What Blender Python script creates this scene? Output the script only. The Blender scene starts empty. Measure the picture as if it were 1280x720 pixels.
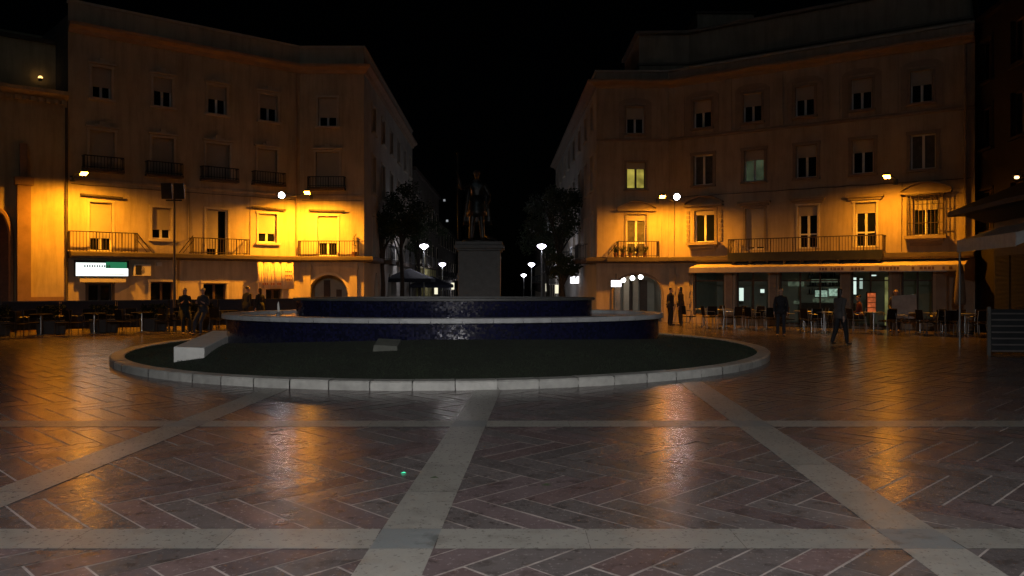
import bpy, math, random
from mathutils import Vector, Matrix
random.seed(7)
C = bpy.context.scene.collection
R = math.radians
F = 1000.0; CX = 640.0; HY = 354.0; EYE = 1.75     # focal length, centre and horizon of the photograph in its pixels

# ------------------------------------------------------------------ helpers
class MB:
    def __init__(s): s.v = []; s.f = []; s.c = []
    def quad(s, a, b, c, d):
        n = len(s.v); s.v += [tuple(a), tuple(b), tuple(c), tuple(d)]; s.f.append((n, n+1, n+2, n+3))
    def poly(s, pts):
        n = len(s.v); s.v += [tuple(p) for p in pts]; s.f.append(tuple(range(n, n+len(pts))))
    def hexa(s, p):                                   # p: 4 bottom, 4 top, both counter-clockwise
        n = len(s.v); s.v += [tuple(q) for q in p]
        for f in ((3,2,1,0),(4,5,6,7),(0,1,5,4),(1,2,6,5),(2,3,7,6),(3,0,4,7)): s.f.append(tuple(n+i for i in f))
    def box(s, x0, x1, y0, y1, z0, z1):
        s.hexa([(x0,y0,z0),(x1,y0,z0),(x1,y1,z0),(x0,y1,z0),(x0,y0,z1),(x1,y0,z1),(x1,y1,z1),(x0,y1,z1)])
    def tube(s, pts, r, n=8, cap=True):
        pts = [Vector(p) for p in pts]
        rs = r if isinstance(r, (list, tuple)) else [r]*len(pts)
        base = len(s.v)
        prev = None
        for i, p in enumerate(pts):
            d = (pts[min(i+1, len(pts)-1)] - pts[max(i-1, 0)]).normalized()
            if prev is None:
                up = Vector((0,0,1)) if abs(d.z) < .9 else Vector((1,0,0))
                x = d.cross(up).normalized()
            else:
                x = (prev - d*prev.dot(d)).normalized()
            prev = x; y = d.cross(x)
            for k in range(n):
                a = 2*math.pi*k/n
                s.v.append(tuple(p + (x*math.cos(a) + y*math.sin(a))*rs[i]))
        for i in range(len(pts)-1):
            for k in range(n):
                a = base+i*n+k; b = base+i*n+(k+1) % n
                s.f.append((a, b, b+n, a+n))
        if cap:
            s.f.append(tuple(base+k for k in reversed(range(n))))
            s.f.append(tuple(base+(len(pts)-1)*n+k for k in range(n)))
    def lathe(s, prof, cx=0, cy=0, n=24, a0=0, a1=2*math.pi, close=False):
        full = abs(a1-a0-2*math.pi) < 1e-6
        m = n if full else n+1
        base = len(s.v); k = len(prof)
        for i in range(m):
            a = a0+(a1-a0)*i/n
            for (r, z) in prof: s.v.append((cx+r*math.cos(a), cy+r*math.sin(a), z))
        for i in range(n):
            j = (i+1) % m
            for q in range(k-1 if not close else k):
                w = (q+1) % k
                s.f.append((base+i*k+q, base+j*k+q, base+j*k+w, base+i*k+w))
    def build(s, name, mat, parent=None, world=True, smooth=False, bevel=0):
        me = bpy.data.meshes.new(name)
        off = Vector((0,0,0))
        if parent is not None and world:
            p = parent
            while p.parent: p = p.parent
            off = p.location
        me.from_pydata([tuple(Vector(v)-off) for v in s.v], [], s.f)
        if smooth: me.shade_smooth()
        if s.c:
            at = me.color_attributes.new('tint', 'FLOAT_COLOR', 'CORNER')
            i = 0
            for fi, f in enumerate(s.f):
                for _ in f:
                    at.data[i].color = s.c[fi]; i += 1
        me.materials.append(mat)
        me.update()
        o = bpy.data.objects.new(name, me); C.objects.link(o)
        if parent is not None: o.parent = parent
        if bevel:
            b = o.modifiers.new('bevel', 'BEVEL'); b.width = bevel; b.segments = 2; b.limit_method = 'ANGLE'
        return o

def tag(o, label=None, cat=None, group=None, kind=None):
    if label: o['label'] = label
    if cat: o['category'] = cat
    if group: o['group'] = group
    if kind: o['kind'] = kind
    return o
def thing(name, label, cat, loc=(0,0,0), rz=0, group=None):
    o = bpy.data.objects.new(name, None); C.objects.link(o)
    o.location = loc; o.rotation_euler = (0,0,rz); o.empty_display_size = .3
    return tag(o, label, cat, group)
def kids(o): return [c for c in C.objects if c.parent == o]
def copy_tree(o, parent=None):
    c = o.copy(); C.objects.link(c); c.parent = parent
    for ch in kids(o): copy_tree(ch, c)
    return c
def dup(o, loc, rz, label, scale=1):
    c = copy_tree(o); c.location = loc; c.rotation_euler = (0,0,rz); c['label'] = label
    if scale != 1: c.scale = (scale,)*3
    return c
def gpt(px, Y, z=None, py=None):                       # a real point at depth Y seen at photo column px (and row py)
    return Vector(((px-CX)/F*Y, Y, z if z is not None else EYE+(HY-py)/F*Y))

# ------------------------------------------------------------------ materials
def mat(name, col, rough=.7, var=.18, scale=3.0, metal=0, bump=0, bscale=40, spec=.5, col2=None, attr=False):
    m = bpy.data.materials.new(name); m.use_nodes = True
    nt = m.node_tree; N = nt.nodes; L = nt.links
    b = N['Principled BSDF']
    b.inputs['Roughness'].default_value = rough; b.inputs['Metallic'].default_value = metal
    b.inputs['Specular IOR Level'].default_value = spec
    tc = N.new('ShaderNodeTexCoord')
    n1 = N.new('ShaderNodeTexNoise'); n1.inputs['Scale'].default_value = scale; n1.inputs['Detail'].default_value = 6
    n1.inputs['Roughness'].default_value = .65
    L.new(tc.outputs['Object'], n1.inputs['Vector'])
    mx = N.new('ShaderNodeMix'); mx.data_type = 'RGBA'
    c2 = col2 if col2 else tuple(c*(1-var*1.6) for c in col)
    c1 = tuple(min(1, c*(1+var)) for c in col) if not col2 else col
    mx.inputs['A'].default_value = (*c2, 1); mx.inputs['B'].default_value = (*c1, 1)
    mr = N.new('ShaderNodeMapRange'); mr.inputs['From Min'].default_value = .3; mr.inputs['From Max'].default_value = .7
    L.new(n1.outputs['Fac'], mr.inputs['Value']); L.new(mr.outputs['Result'], mx.inputs['Factor'])
    out = mx.outputs['Result']
    if attr:
        at = N.new('ShaderNodeAttribute'); at.attribute_name = 'tint'
        mm = N.new('ShaderNodeMix'); mm.data_type = 'RGBA'; mm.blend_type = 'MULTIPLY'; mm.inputs['Factor'].default_value = 1
        L.new(out, mm.inputs['A']); L.new(at.outputs['Color'], mm.inputs['B']); out = mm.outputs['Result']
    L.new(out, b.inputs['Base Color'])
    rr = N.new('ShaderNodeMapRange'); rr.inputs['To Min'].default_value = max(.02, rough-.08); rr.inputs['To Max'].default_value = min(1, rough+.08)
    n2 = N.new('ShaderNodeTexNoise'); n2.inputs['Scale'].default_value = scale*2.7; n2.inputs['Detail'].default_value = 4
    L.new(tc.outputs['Object'], n2.inputs['Vector']); L.new(n2.outputs['Fac'], rr.inputs['Value']); L.new(rr.outputs['Result'], b.inputs['Roughness'])
    if bump:
        nb = N.new('ShaderNodeTexNoise'); nb.inputs['Scale'].default_value = bscale; nb.inputs['Detail'].default_value = 5
        L.new(tc.outputs['Object'], nb.inputs['Vector'])
        bp = N.new('ShaderNodeBump'); bp.inputs['Strength'].default_value = 1; bp.inputs['Distance'].default_value = bump
        L.new(nb.outputs['Fac'], bp.inputs['Height']); L.new(bp.outputs['Normal'], b.inputs['Normal'])
    return m
def wave_bump(m, scale, dist, axis='Z'):
    nt = m.node_tree; N = nt.nodes; L = nt.links
    tc = N.new('ShaderNodeTexCoord'); w = N.new('ShaderNodeTexWave'); w.wave_type = 'BANDS'; w.bands_direction = axis
    w.inputs['Scale'].default_value = scale; L.new(tc.outputs['Object'], w.inputs['Vector'])
    bp = N.new('ShaderNodeBump'); bp.inputs['Distance'].default_value = dist
    L.new(w.outputs['Fac'], bp.inputs['Height']); L.new(bp.outputs['Normal'], N['Principled BSDF'].inputs['Normal'])
    return m
def emis(name, col, s, base=(.1,.1,.1)):
    m = bpy.data.materials.new(name); m.use_nodes = True
    b = m.node_tree.nodes['Principled BSDF']
    b.inputs['Base Color'].default_value = (*base, 1)
    b.inputs['Emission Color'].default_value = (*col, 1); b.inputs['Emission Strength'].default_value = s
    return m
def lit_glass(name, col, s, scale=3):                  # a lit room behind net curtains: uneven glow
    m = emis(name, col, s); nt = m.node_tree; N = nt.nodes; L = nt.links
    tc = N.new('ShaderNodeTexCoord'); n = N.new('ShaderNodeTexNoise'); n.inputs['Scale'].default_value = scale
    L.new(tc.outputs['Object'], n.inputs['Vector'])
    mr = N.new('ShaderNodeMapRange'); mr.inputs['From Min'].default_value = .3; mr.inputs['From Max'].default_value = .7
    mr.inputs['To Min'].default_value = s*.35; mr.inputs['To Max'].default_value = s*1.3
    L.new(n.outputs['Fac'], mr.inputs['Value']); L.new(mr.outputs['Result'], N['Principled BSDF'].inputs['Emission Strength'])
    return m
def thin_glass(name):
    m = bpy.data.materials.new(name); m.use_nodes = True; nt = m.node_tree; N = nt.nodes; L = nt.links
    N.remove(N['Principled BSDF'])
    t = N.new('ShaderNodeBsdfTransparent'); t.inputs['Color'].default_value = (.8,.85,.82,1)
    g = N.new('ShaderNodeBsdfGlossy'); g.inputs['Roughness'].default_value = .03
    fr = N.new('ShaderNodeFresnel'); fr.inputs['IOR'].default_value = 1.5
    mx = N.new('ShaderNodeMixShader'); L.new(fr.outputs[0], mx.inputs[0]); L.new(t.outputs[0], mx.inputs[1]); L.new(g.outputs[0], mx.inputs[2])
    L.new(mx.outputs[0], N['Material Output'].inputs['Surface'])
    return m

M = {}
def streaks(m, amt=.72):
    nt = m.node_tree; N = nt.nodes; L = nt.links; b = N['Principled BSDF']; lk = b.inputs['Base Color'].links[0]; src = lk.from_socket
    tc = N.new('ShaderNodeTexCoord'); mp = N.new('ShaderNodeMapping'); mp.inputs['Scale'].default_value = (1.6,1.6,.16); L.new(tc.outputs['Object'], mp.inputs['Vector'])
    n = N.new('ShaderNodeTexNoise'); n.inputs['Scale'].default_value = 2.2; n.inputs['Detail'].default_value = 8; n.inputs['Roughness'].default_value = .7; L.new(mp.outputs[0], n.inputs['Vector'])
    r_ = N.new('ShaderNodeMapRange'); r_.inputs['From Min'].default_value = .46; r_.inputs['From Max'].default_value = .68; r_.inputs['To Min'].default_value = 1; r_.inputs['To Max'].default_value = amt; L.new(n.outputs['Fac'], r_.inputs['Value'])
    x = N.new('ShaderNodeMix'); x.data_type = 'RGBA'; x.blend_type = 'MULTIPLY'; x.inputs['Factor'].default_value = 1
    L.new(src, x.inputs['A']); L.new(r_.outputs['Result'], x.inputs['B']); L.new(x.outputs['Result'], b.inputs['Base Color']); return m
M['plaster_l'] = mat('cream_plaster', (.50,.41,.29), .85, .12, .8, bump=.004, bscale=14)
M['plaster_r'] = mat('ochre_plaster', (.42,.33,.235), .85, .12, .8, bump=.004, bscale=14)
M['plaster_c'] = mat('church_plaster', (.50,.40,.24), .85, .12, .8, bump=.004, bscale=14)
for _k in ('plaster_l','plaster_r','plaster_c'): streaks(M[_k])
M['cornice_l'] = mat('faded_terracotta', (.36,.25,.17), .8, .15, 2, bump=.004)
M['plinth'] = mat('ochre_plinth', (.28,.17,.10), .8, .15, 2, bump=.004)
M['trim'] = mat('pale_trim', (.52,.45,.35), .75, .10, 3, bump=.002)
M['trim_r'] = mat('brown_trim', (.26,.20,.15), .8, .12, 3, bump=.002)
M['panel_r'] = mat('dark_panel', (.30,.235,.175), .85, .12, 2, bump=.003)
M['slab'] = mat('slab_stone', (.085,.065,.05), .8, .15, 3, bump=.003)
M['shutter'] = wave_bump(mat('roller_shutter', (.47,.41,.33), .6, .06, 2), 7.5, .012)
M['white_paint'] = mat('white_paint', (.72,.70,.64), .45, .05, 5)
M['brown_wood'] = mat('brown_wood', (.09,.05,.03), .55, .2, 8)
M['dark_glass'] = mat('dark_glass', (.008,.010,.011), .07, .1, 2, spec=.6)
M['curtain'] = mat('curtain_glass', (.10,.095,.08), .25, .25, 4)
M['iron'] = mat('black_iron', (.02,.018,.016), .5, .2, 10)
M['iron_r'] = mat('brown_iron', (.05,.03,.02), .5, .2, 10)
M['steel'] = mat('galvanised_steel', (.32,.33,.33), .4, .12, 8, metal=.8)
M['roof'] = mat('roof_felt', (.09,.085,.08), .9, .2, 2)
M['side_wall'] = mat('grey_side_wall', (.46,.43,.38), .88, .15, .7, bump=.004, bscale=14)
M['brick_dark'] = mat('dark_brown_render', (.022,.016,.013), .9, .2, 1.5, bump=.004)
M['far_wall'] = mat('far_wall', (.12,.105,.085), .9, .2, .6)
M['navy_fabric'] = mat('navy_canvas', (.012,.014,.028), .8, .25, 5, bump=.002)
M['awning_pale'] = mat('pale_awning_canvas', (.58,.48,.36), .8, .1, 4, bump=.002)
M['wicker'] = mat('dark_wicker', (.016,.013,.011), .9, .3, 30, bump=.004, bscale=120, spec=.08)
M['red_plastic'] = mat('dark_red_plastic', (.12,.02,.02), .4, .15, 6)
M['table_top'] = mat('steel_table_top', (.28,.28,.28), .35, .1, 8, metal=.7)
M['kiosk_wall'] = mat('kiosk_wall', (.018,.020,.022), .6, .3, 3)
M['kiosk_roof'] = mat('kiosk_roof', (.012,.012,.016), .7, .2, 3)
M['kiosk_awning'] = mat('grey_striped_awning', (.62,.63,.60), .85, .10, 6, bump=.003)
M['sod_lens'] = emis('sodium_lens', (1,.36,.02), 150)
M['sod_small'] = emis('small_sodium_lens', (1,.55,.22), 5)
M['white_lens'] = emis('white_projector_lens', (.86,.88,1), 60)
M['street_lens'] = emis('street_lamp_bowl', (.86,.84,1), 10)
M['globe'] = emis('white_globe', (.98,1,.94), 8)
M['sign_white'] = emis('white_backlit_sign', (.88,.97,.95), 1.6)
M['sign_green'] = emis('green_backlit_sign', (.02,.19,.085), .9, (.02,.1,.05))
M['sign_cream'] = emis('cream_backlit_sign', (.85,.80,.58), 1.2)
M['sign_shop'] = emis('white_shop_sign', (.97,.95,1), 3.5)
M['grey_ink'] = mat('grey_lettering', (.28,.34,.33), .6, .1, 8)
M['red_ink'] = mat('dark_red_lettering', (.16,.03,.02), .7, .2, 8)
M['banner'] = mat('pale_banner_cloth', (.66,.52,.40), .8, .08, 3, bump=.006, bscale=5)
M['lit_yellow'] = lit_glass('lit_yellow_window', (.72,.60,.10), .50, 2.2)
M['lit_green'] = lit_glass('faint_green_window', (.08,.11,.06), .40, 2)
M['lit_far'] = lit_glass('far_lit_window', (.8,.85,.9), .35, 2)
M['bar_lit'] = lit_glass('bar_back_shelf_glow', (.55,.78,.62), .55, 9)
M['bar_dim'] = lit_glass('bar_dim_glow', (.34,.42,.28), .20, 9)
M['lemon_glow'] = lit_glass('lemon_self_glow', (.50,.46,.16), .38, 3)  # light on the doorway column put into its material as a glow
M['menu_lit'] = lit_glass('glowing_orange_menu', (1,.20,.05), .5, 9)
M['interior'] = mat('interior_plaster', (.42,.40,.33), .8, .1, 2)
M['floor_in'] = mat('interior_floor', (.12,.10,.08), .4, .1, 4)
M['glass'] = thin_glass('shop_glass')
M['bronze'] = mat('dark_bronze', (.035,.035,.032), .36, .35, 6, metal=.5, bump=.012, bscale=14)
M['pedestal'] = mat('weathered_granite', (.105,.105,.10), .6, .15, 5, bump=.003)
M['kerb'] = mat('white_marble_kerb', (.40,.40,.38), .55, .16, 6, bump=.003, attr=True)
M['ledge'] = mat('white_marble_ledge', (.34,.35,.35), .5, .14, 5, bump=.002, attr=True)
M['trunk'] = mat('bark', (.05,.04,.03), .9, .3, 8, bump=.02, bscale=20)
M['leaf'] = mat('tree_leaves', (.035,.055,.022), .6, .4, 1.5)
M['hedge_leaf'] = mat('dark_hedge_leaves', (.012,.020,.010), .95, .4, 8, spec=.1)
M['pot_leaf'] = mat('pot_leaves', (.05,.08,.03), .6, .4, 8)
M['clay'] = mat('clay', (.25,.10,.05), .8, .1, 8)
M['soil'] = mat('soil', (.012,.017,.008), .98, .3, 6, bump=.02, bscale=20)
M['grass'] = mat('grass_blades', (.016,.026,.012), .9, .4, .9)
M['skin'] = mat('skin', (.42,.26,.19), .55, .06, 8)
M['hair_dark'] = mat('dark_hair', (.018,.012,.009), .5, .2, 20)
M['ac'] = mat('air_con_casing', (.62,.58,.50), .5, .06, 6)
M['lamp_body'] = mat('lamp_housing', (.16,.16,.15), .45, .1, 8, metal=.4)
M['green_led'] = emis('green_spark', (.03,.9,.45), 1.2)

# mosaic tiles of the pool: small squares, each with its own tilt and blue
def mosaic(name):
    m = bpy.data.materials.new(name); m.use_nodes = True; nt = m.node_tree; N = nt.nodes; L = nt.links
    b = N['Principled BSDF']; b.inputs['Roughness'].default_value = .12
    tc = N.new('ShaderNodeTexCoord'); v = N.new('ShaderNodeTexVoronoi'); v.inputs['Scale'].default_value = 22; v.inputs['Randomness'].default_value = .25
    L.new(tc.outputs['Object'], v.inputs['Vector'])
    cr = N.new('ShaderNodeMix'); cr.data_type = 'RGBA'; cr.inputs['A'].default_value = (.005,.006,.014,1); cr.inputs['B'].default_value = (.009,.010,.034,1)
    s = N.new('ShaderNodeSeparateColor'); L.new(v.outputs['Color'], s.inputs[0]); L.new(s.outputs[0], cr.inputs['Factor'])
    L.new(cr.outputs['Result'], b.inputs['Base Color'])
    geo = N.new('ShaderNodeNewGeometry')
    sub = N.new('ShaderNodeVectorMath'); sub.operation = 'SUBTRACT'; L.new(v.outputs['Color'], sub.inputs[0]); sub.inputs[1].default_value = (.5,.5,.5)
    sc = N.new('ShaderNodeVectorMath'); sc.operation = 'SCALE'; sc.inputs['Scale'].default_value = .10; L.new(sub.outputs[0], sc.inputs[0])
    ad = N.new('ShaderNodeVectorMath'); ad.operation = 'ADD'; L.new(geo.outputs['Normal'], ad.inputs[0]); L.new(sc.outputs[0], ad.inputs[1])
    nm = N.new('ShaderNodeVectorMath'); nm.operation = 'NORMALIZE'; L.new(ad.outputs[0], nm.inputs[0])
    L.new(nm.outputs[0], b.inputs['Normal'])
    return m
M['mosaic'] = mosaic('blue_mosaic')
def water(name):
    m = bpy.data.materials.new(name); m.use_nodes = True; nt = m.node_tree; N = nt.nodes; L = nt.links
    b = N['Principled BSDF']; b.inputs['Roughness'].default_value = .05; b.inputs['Base Color'].default_value = (.006,.010,.03,1); b.inputs['IOR'].default_value = 1.33
    n = N.new('ShaderNodeTexNoise'); n.inputs['Scale'].default_value = 5; tc = N.new('ShaderNodeTexCoord'); L.new(tc.outputs['Object'], n.inputs['Vector'])
    bp = N.new('ShaderNodeBump'); bp.inputs['Distance'].default_value = .03; L.new(n.outputs['Fac'], bp.inputs['Height']); L.new(bp.outputs['Normal'], b.inputs['Normal'])
    return m
M['water'] = water('dark_water')

# polished stone of the square
def stone(name, attr, col, col2, rough, sp=.5, bumpd=.0016, dirt=1.0):
    m = bpy.data.materials.new(name); m.use_nodes = True; nt = m.node_tree; N = nt.nodes; L = nt.links
    b = N['Principled BSDF']; b.inputs['Specular IOR Level'].default_value = sp*.75
    tc = N.new('ShaderNodeTexCoord')
    n1 = N.new('ShaderNodeTexNoise'); n1.inputs['Scale'].default_value = 1.3; n1.inputs['Detail'].default_value = 8; n1.inputs['Roughness'].default_value = .7
    n2 = N.new('ShaderNodeTexNoise'); n2.inputs['Scale'].default_value = 22; n2.inputs['Detail'].default_value = 6; n2.inputs['Roughness'].default_value = .7
    for n in (n1, n2): L.new(tc.outputs['Object'], n.inputs['Vector'])
    ad = N.new('ShaderNodeMath'); ad.operation = 'ADD'; L.new(n1.outputs['Fac'], ad.inputs[0]); L.new(n2.outputs['Fac'], ad.inputs[1])
    mr = N.new('ShaderNodeMapRange'); mr.inputs['From Min'].default_value = .7; mr.inputs['From Max'].default_value = 1.3; L.new(ad.outputs[0], mr.inputs['Value'])
    mx = N.new('ShaderNodeMix'); mx.data_type = 'RGBA'; mx.inputs['A'].default_value = (*col2,1); mx.inputs['B'].default_value = (*col,1)
    L.new(mr.outputs['Result'], mx.inputs['Factor']); out = mx.outputs['Result']
    if attr:
        at = N.new('ShaderNodeAttribute'); at.attribute_name = 'tint'
        mm = N.new('ShaderNodeMix'); mm.data_type = 'RGBA'; mm.blend_type = 'MULTIPLY'; mm.inputs['Factor'].default_value = 1
        L.new(out, mm.inputs['A']); L.new(at.outputs['Color'], mm.inputs['B']); out = mm.outputs['Result']
    # worn patches, gum and dirt
    for (scl, lo, hi, ca, cb) in ((4.5,.52,.62,(1,1,1,1),(.62,.60,.58,1)), (34,.63,.68,(1,1,1,1),(.35,.33,.32,1)), (2.1,.55,.70,(1,1,1,1),(1.35,1.33,1.30,1))):
        nn_ = N.new('ShaderNodeTexNoise'); nn_.inputs['Scale'].default_value = scl; nn_.inputs['Detail'].default_value = 7; nn_.inputs['Roughness'].default_value = .72; L.new(tc.outputs['Object'], nn_.inputs['Vector'])
        mp_ = N.new('ShaderNodeMapRange'); mp_.inputs['From Min'].default_value = lo; mp_.inputs['From Max'].default_value = hi; L.new(nn_.outputs['Fac'], mp_.inputs['Value'])
        cm_ = N.new('ShaderNodeMix'); cm_.data_type = 'RGBA'; cm_.inputs['A'].default_value = ca; cm_.inputs['B'].default_value = tuple(1+(q_-1)*dirt for q_ in cb); L.new(mp_.outputs['Result'], cm_.inputs['Factor'])
        m2_ = N.new('ShaderNodeMix'); m2_.data_type = 'RGBA'; m2_.blend_type = 'MULTIPLY'; m2_.inputs['Factor'].default_value = 1; L.new(out, m2_.inputs['A']); L.new(cm_.outputs['Result'], m2_.inputs['B']); out = m2_.outputs['Result']
    L.new(out, b.inputs['Base Color'])
    r2 = N.new('ShaderNodeMapRange'); r2.inputs['From Min'].default_value = .35; r2.inputs['From Max'].default_value = .65
    r2.inputs['To Min'].default_value = rough-.04; r2.inputs['To Max'].default_value = rough+.08
    L.new(n2.outputs['Fac'], r2.inputs['Value']); L.new(r2.outputs['Result'], b.inputs['Roughness'])
    n3 = N.new('ShaderNodeTexNoise'); n3.inputs['Scale'].default_value = 7; n3.inputs['Detail'].default_value = 6
    L.new(tc.outputs['Object'], n3.inputs['Vector'])
    bp = N.new('ShaderNodeBump'); bp.inputs['Distance'].default_value = bumpd*2; L.new(n3.outputs['Fac'], bp.inputs['Height'])
    bp2 = N.new('ShaderNodeBump'); bp2.inputs['Distance'].default_value = bumpd*.6; L.new(n2.outputs['Fac'], bp2.inputs['Height']); L.new(bp.outputs['Normal'], bp2.inputs['Normal'])
    L.new(bp2.outputs['Normal'], b.inputs['Normal'])
    return m
M['tile'] = stone('red_slate_paving', True, (.158,.140,.136), (.106,.092,.091), .21, bumpd=.0011)
M['grout'] = stone('pale_grout', False, (.46,.40,.37), (.24,.21,.19), .6, .3)
M['band'] = stone('pale_granite_band', True, (.28,.27,.245), (.215,.207,.19), .29, dirt=.55)
M['slate'] = stone('dark_slate_crossing', True, (.19,.205,.205), (.145,.16,.16), .35)
M['asphalt'] = stone('street_paving', False, (.07,.065,.06), (.045,.042,.04), .5)

# ------------------------------------------------------------------ setting: ground, paving, bands
def gz(y): return 0.0 if y < 40 else (-.045*(y-40) if y < 170 else -.045*130)
g = MB()
ys = [-80, -10, 10, 39.99, 40.0, 60, 90, 130, 170, 400, 900]
for a, b in zip(ys[:-1], ys[1:]):
    g.quad((-500,a,gz(a)-.03), (500,a,gz(a)-.03), (500,b,gz(b)-.03), (-500,b,gz(b)-.03))
tag(g.build('ground', M['asphalt']), kind='structure')
g = MB(); g.quad((-26,-8,-.004), (24,-8,-.004), (24,39.9,-.004), (-26,39.9,-.004))
tag(g.build('paving_grout', M['grout']), kind='structure')
FC = Vector((-1.62, 21.0, 0)); FR = 8.0
t = MB(); W_ = .275; L_ = 1.10; G_ = .008
c45 = math.cos(R(45))
def rot(x, y, ang=R(-45)): return (x*math.cos(ang)-y*math.sin(ang)-.107, x*math.sin(ang)+y*math.cos(ang)+.078)
for k in range(-72, 72):
    for j in range(-28, 2):
        ox = k*W_ + j*L_; oy = k*W_ - j*L_
        for (x0, y0, x1, y1) in ((ox, oy, ox+L_, oy+W_), (ox+L_, oy+W_-L_, ox+L_+W_, oy+W_)):
            cx, cy = rot((x0+x1)/2, (y0+y1)/2)
            if cy < 2.2 or cy > 39 or abs(cx+.8) > 23 or abs(cx) > cy*.72+1.5: continue
            if (cx-FC.x)**2+(cy-FC.y)**2 < 49: continue
            ps = [(x0+G_,y0+G_), (x1-G_,y0+G_), (x1-G_,y1-G_), (x0+G_,y1-G_)]
            zt = random.uniform(-.0010,.0010); sx = random.gauss(0,.0009); sy = random.gauss(0,.0009)
            q = []
            for (x, y), s1, s2 in zip(ps, (-1,1,1,-1), (-1,-1,1,1)):
                X, Y = rot(x, y); q.append((X, Y, min(.0034, max(-.001, .0015+zt+sx*s1+sy*s2))))
            t.quad(*q)
            w = random.random(); br = random.uniform(.80, 1.16)
            if w < .35: cc = (1.0*br, .88*br, .90*br, 1)
            elif w < .8: cc = (.95*br, .95*br, .94*br, 1)
            else: cc = (1.08*br, .88*br, .87*br, 1)
            t.c.append(cc)
tag(t.build('stone_paving', M['tile']), kind='structure')
# pale granite bands, cut in slabs
bands = MB(); cross = MB()
hyc = [1.2, 5.47, 9.94, 14.4]
def lx(x0, y): return x0 + .043*(y-5.45)
lxs = [-4.22, -.72, 2.78]
def outf(x, y): return (x-FC.x)**2+(y-FC.y)**2 > 7.75**2
HB = .21
for y in hyc[:3]:
    for i, x0 in enumerate([-18.2]+lxs):
        xa = lx(x0, y)+HB; xb = lx(([-18.2]+lxs)[i+1], y)-HB if i < len(lxs) else lx(x0, y)+13.3
        n = {0:12,3:11}.get(i, 3)
        for k in range(n):
            a = xa+(xb-xa)*k/n; b = xa+(xb-xa)*(k+1)/n
            if not outf((a+b)/2, y): continue
            jz = random.uniform(.0056,.0066)
            bands.quad((a+.002,y-HB,jz),(b-.002,y-HB,jz),(b-.002,y+HB,jz),(a+.002,y+HB,jz)); v = random.uniform(.86,1.1); bands.c.append((v,v,v*.98,1))
for x0 in lxs:
    for i in range(len(hyc)-1):
        ya = hyc[i]+HB; yb = hyc[i+1]-HB; n = 4 if yb-ya < 6 else 12
        for k in range(n):
            a = ya+(yb-ya)*k/n; b = ya+(yb-ya)*(k+1)/n
            if not outf(lx(x0,(a+b)/2), (a+b)/2): continue
            jz = random.uniform(.0056,.0066)
            bands.quad((lx(x0,a)-HB,a+.002,jz),(lx(x0,a)+HB,a+.002,jz),(lx(x0,b)+HB,b-.002,jz),(lx(x0,b)-HB,b-.002,jz)); v = random.uniform(.86,1.1); bands.c.append((v,v,v*.98,1))
for x0 in lxs:
    for y in hyc[:3]:
        if outf(lx(x0,y), y):
            cross.quad((lx(x0,y-HB)-HB,y-HB,.0061),(lx(x0,y-HB)+HB,y-HB,.0061),(lx(x0,y+HB)+HB,y+HB,.0061),(lx(x0,y+HB)-HB,y+HB,.0061)); cross.c.append((1,1,1,1))
tag(bands.build('paving_bands', M['band']), kind='structure')
tag(cross.build('paving_crossings', M['slate']), kind='structure')

# ------------------------------------------------------------------ facade tools
class Fac:
    def __init__(s, p0, p1):
        s.p0 = Vector((p0[0], p0[1], 0)); d = Vector((p1[0]-p0[0], p1[1]-p0[1], 0)); s.len = d.length; s.t = d.normalized()
        s.n = Vector((s.t.y, -s.t.x, 0))           # outward when walking left to right as seen from the square
    def P(s, u, v, z): return s.p0 + s.t*u + s.n*v + Vector((0,0,z))
    def u_of(s, px):
        k = (px-CX)/F                               # x = k*y
        return (k*s.p0.y - s.p0.x)/(s.t.x - k*s.t.y)
    def z_of(s, px, py):
        u = s.u_of(px); y = s.p0.y+s.t.y*u
        return EYE+(HY-py)/F*y
    def box(s, mb, u0, u1, v0, v1, z0, z1):
        P = s.P
        mb.hexa([P(u0,v1,z0),P(u1,v1,z0),P(u1,v0,z0),P(u0,v0,z0),P(u0,v1,z1),P(u1,v1,z1),P(u1,v0,z1),P(u0,v0,z1)])
    def quad(s, mb, u0, u1, v, z0, z1): mb.quad(s.P(u0,v,z0), s.P(u1,v,z0), s.P(u1,v,z1), s.P(u0,v,z1))
    def row(s, lst):
        z0 = sum(s.z_of((a+b)/2, y1) for a, b, y0, y1 in lst)/len(lst); z1 = sum(s.z_of((a+b)/2, y0) for a, b, y0, y1 in lst)/len(lst)
        return [(s.u_of(a), s.u_of(b), z0, z1) for a, b, y0, y1 in lst]

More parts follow.
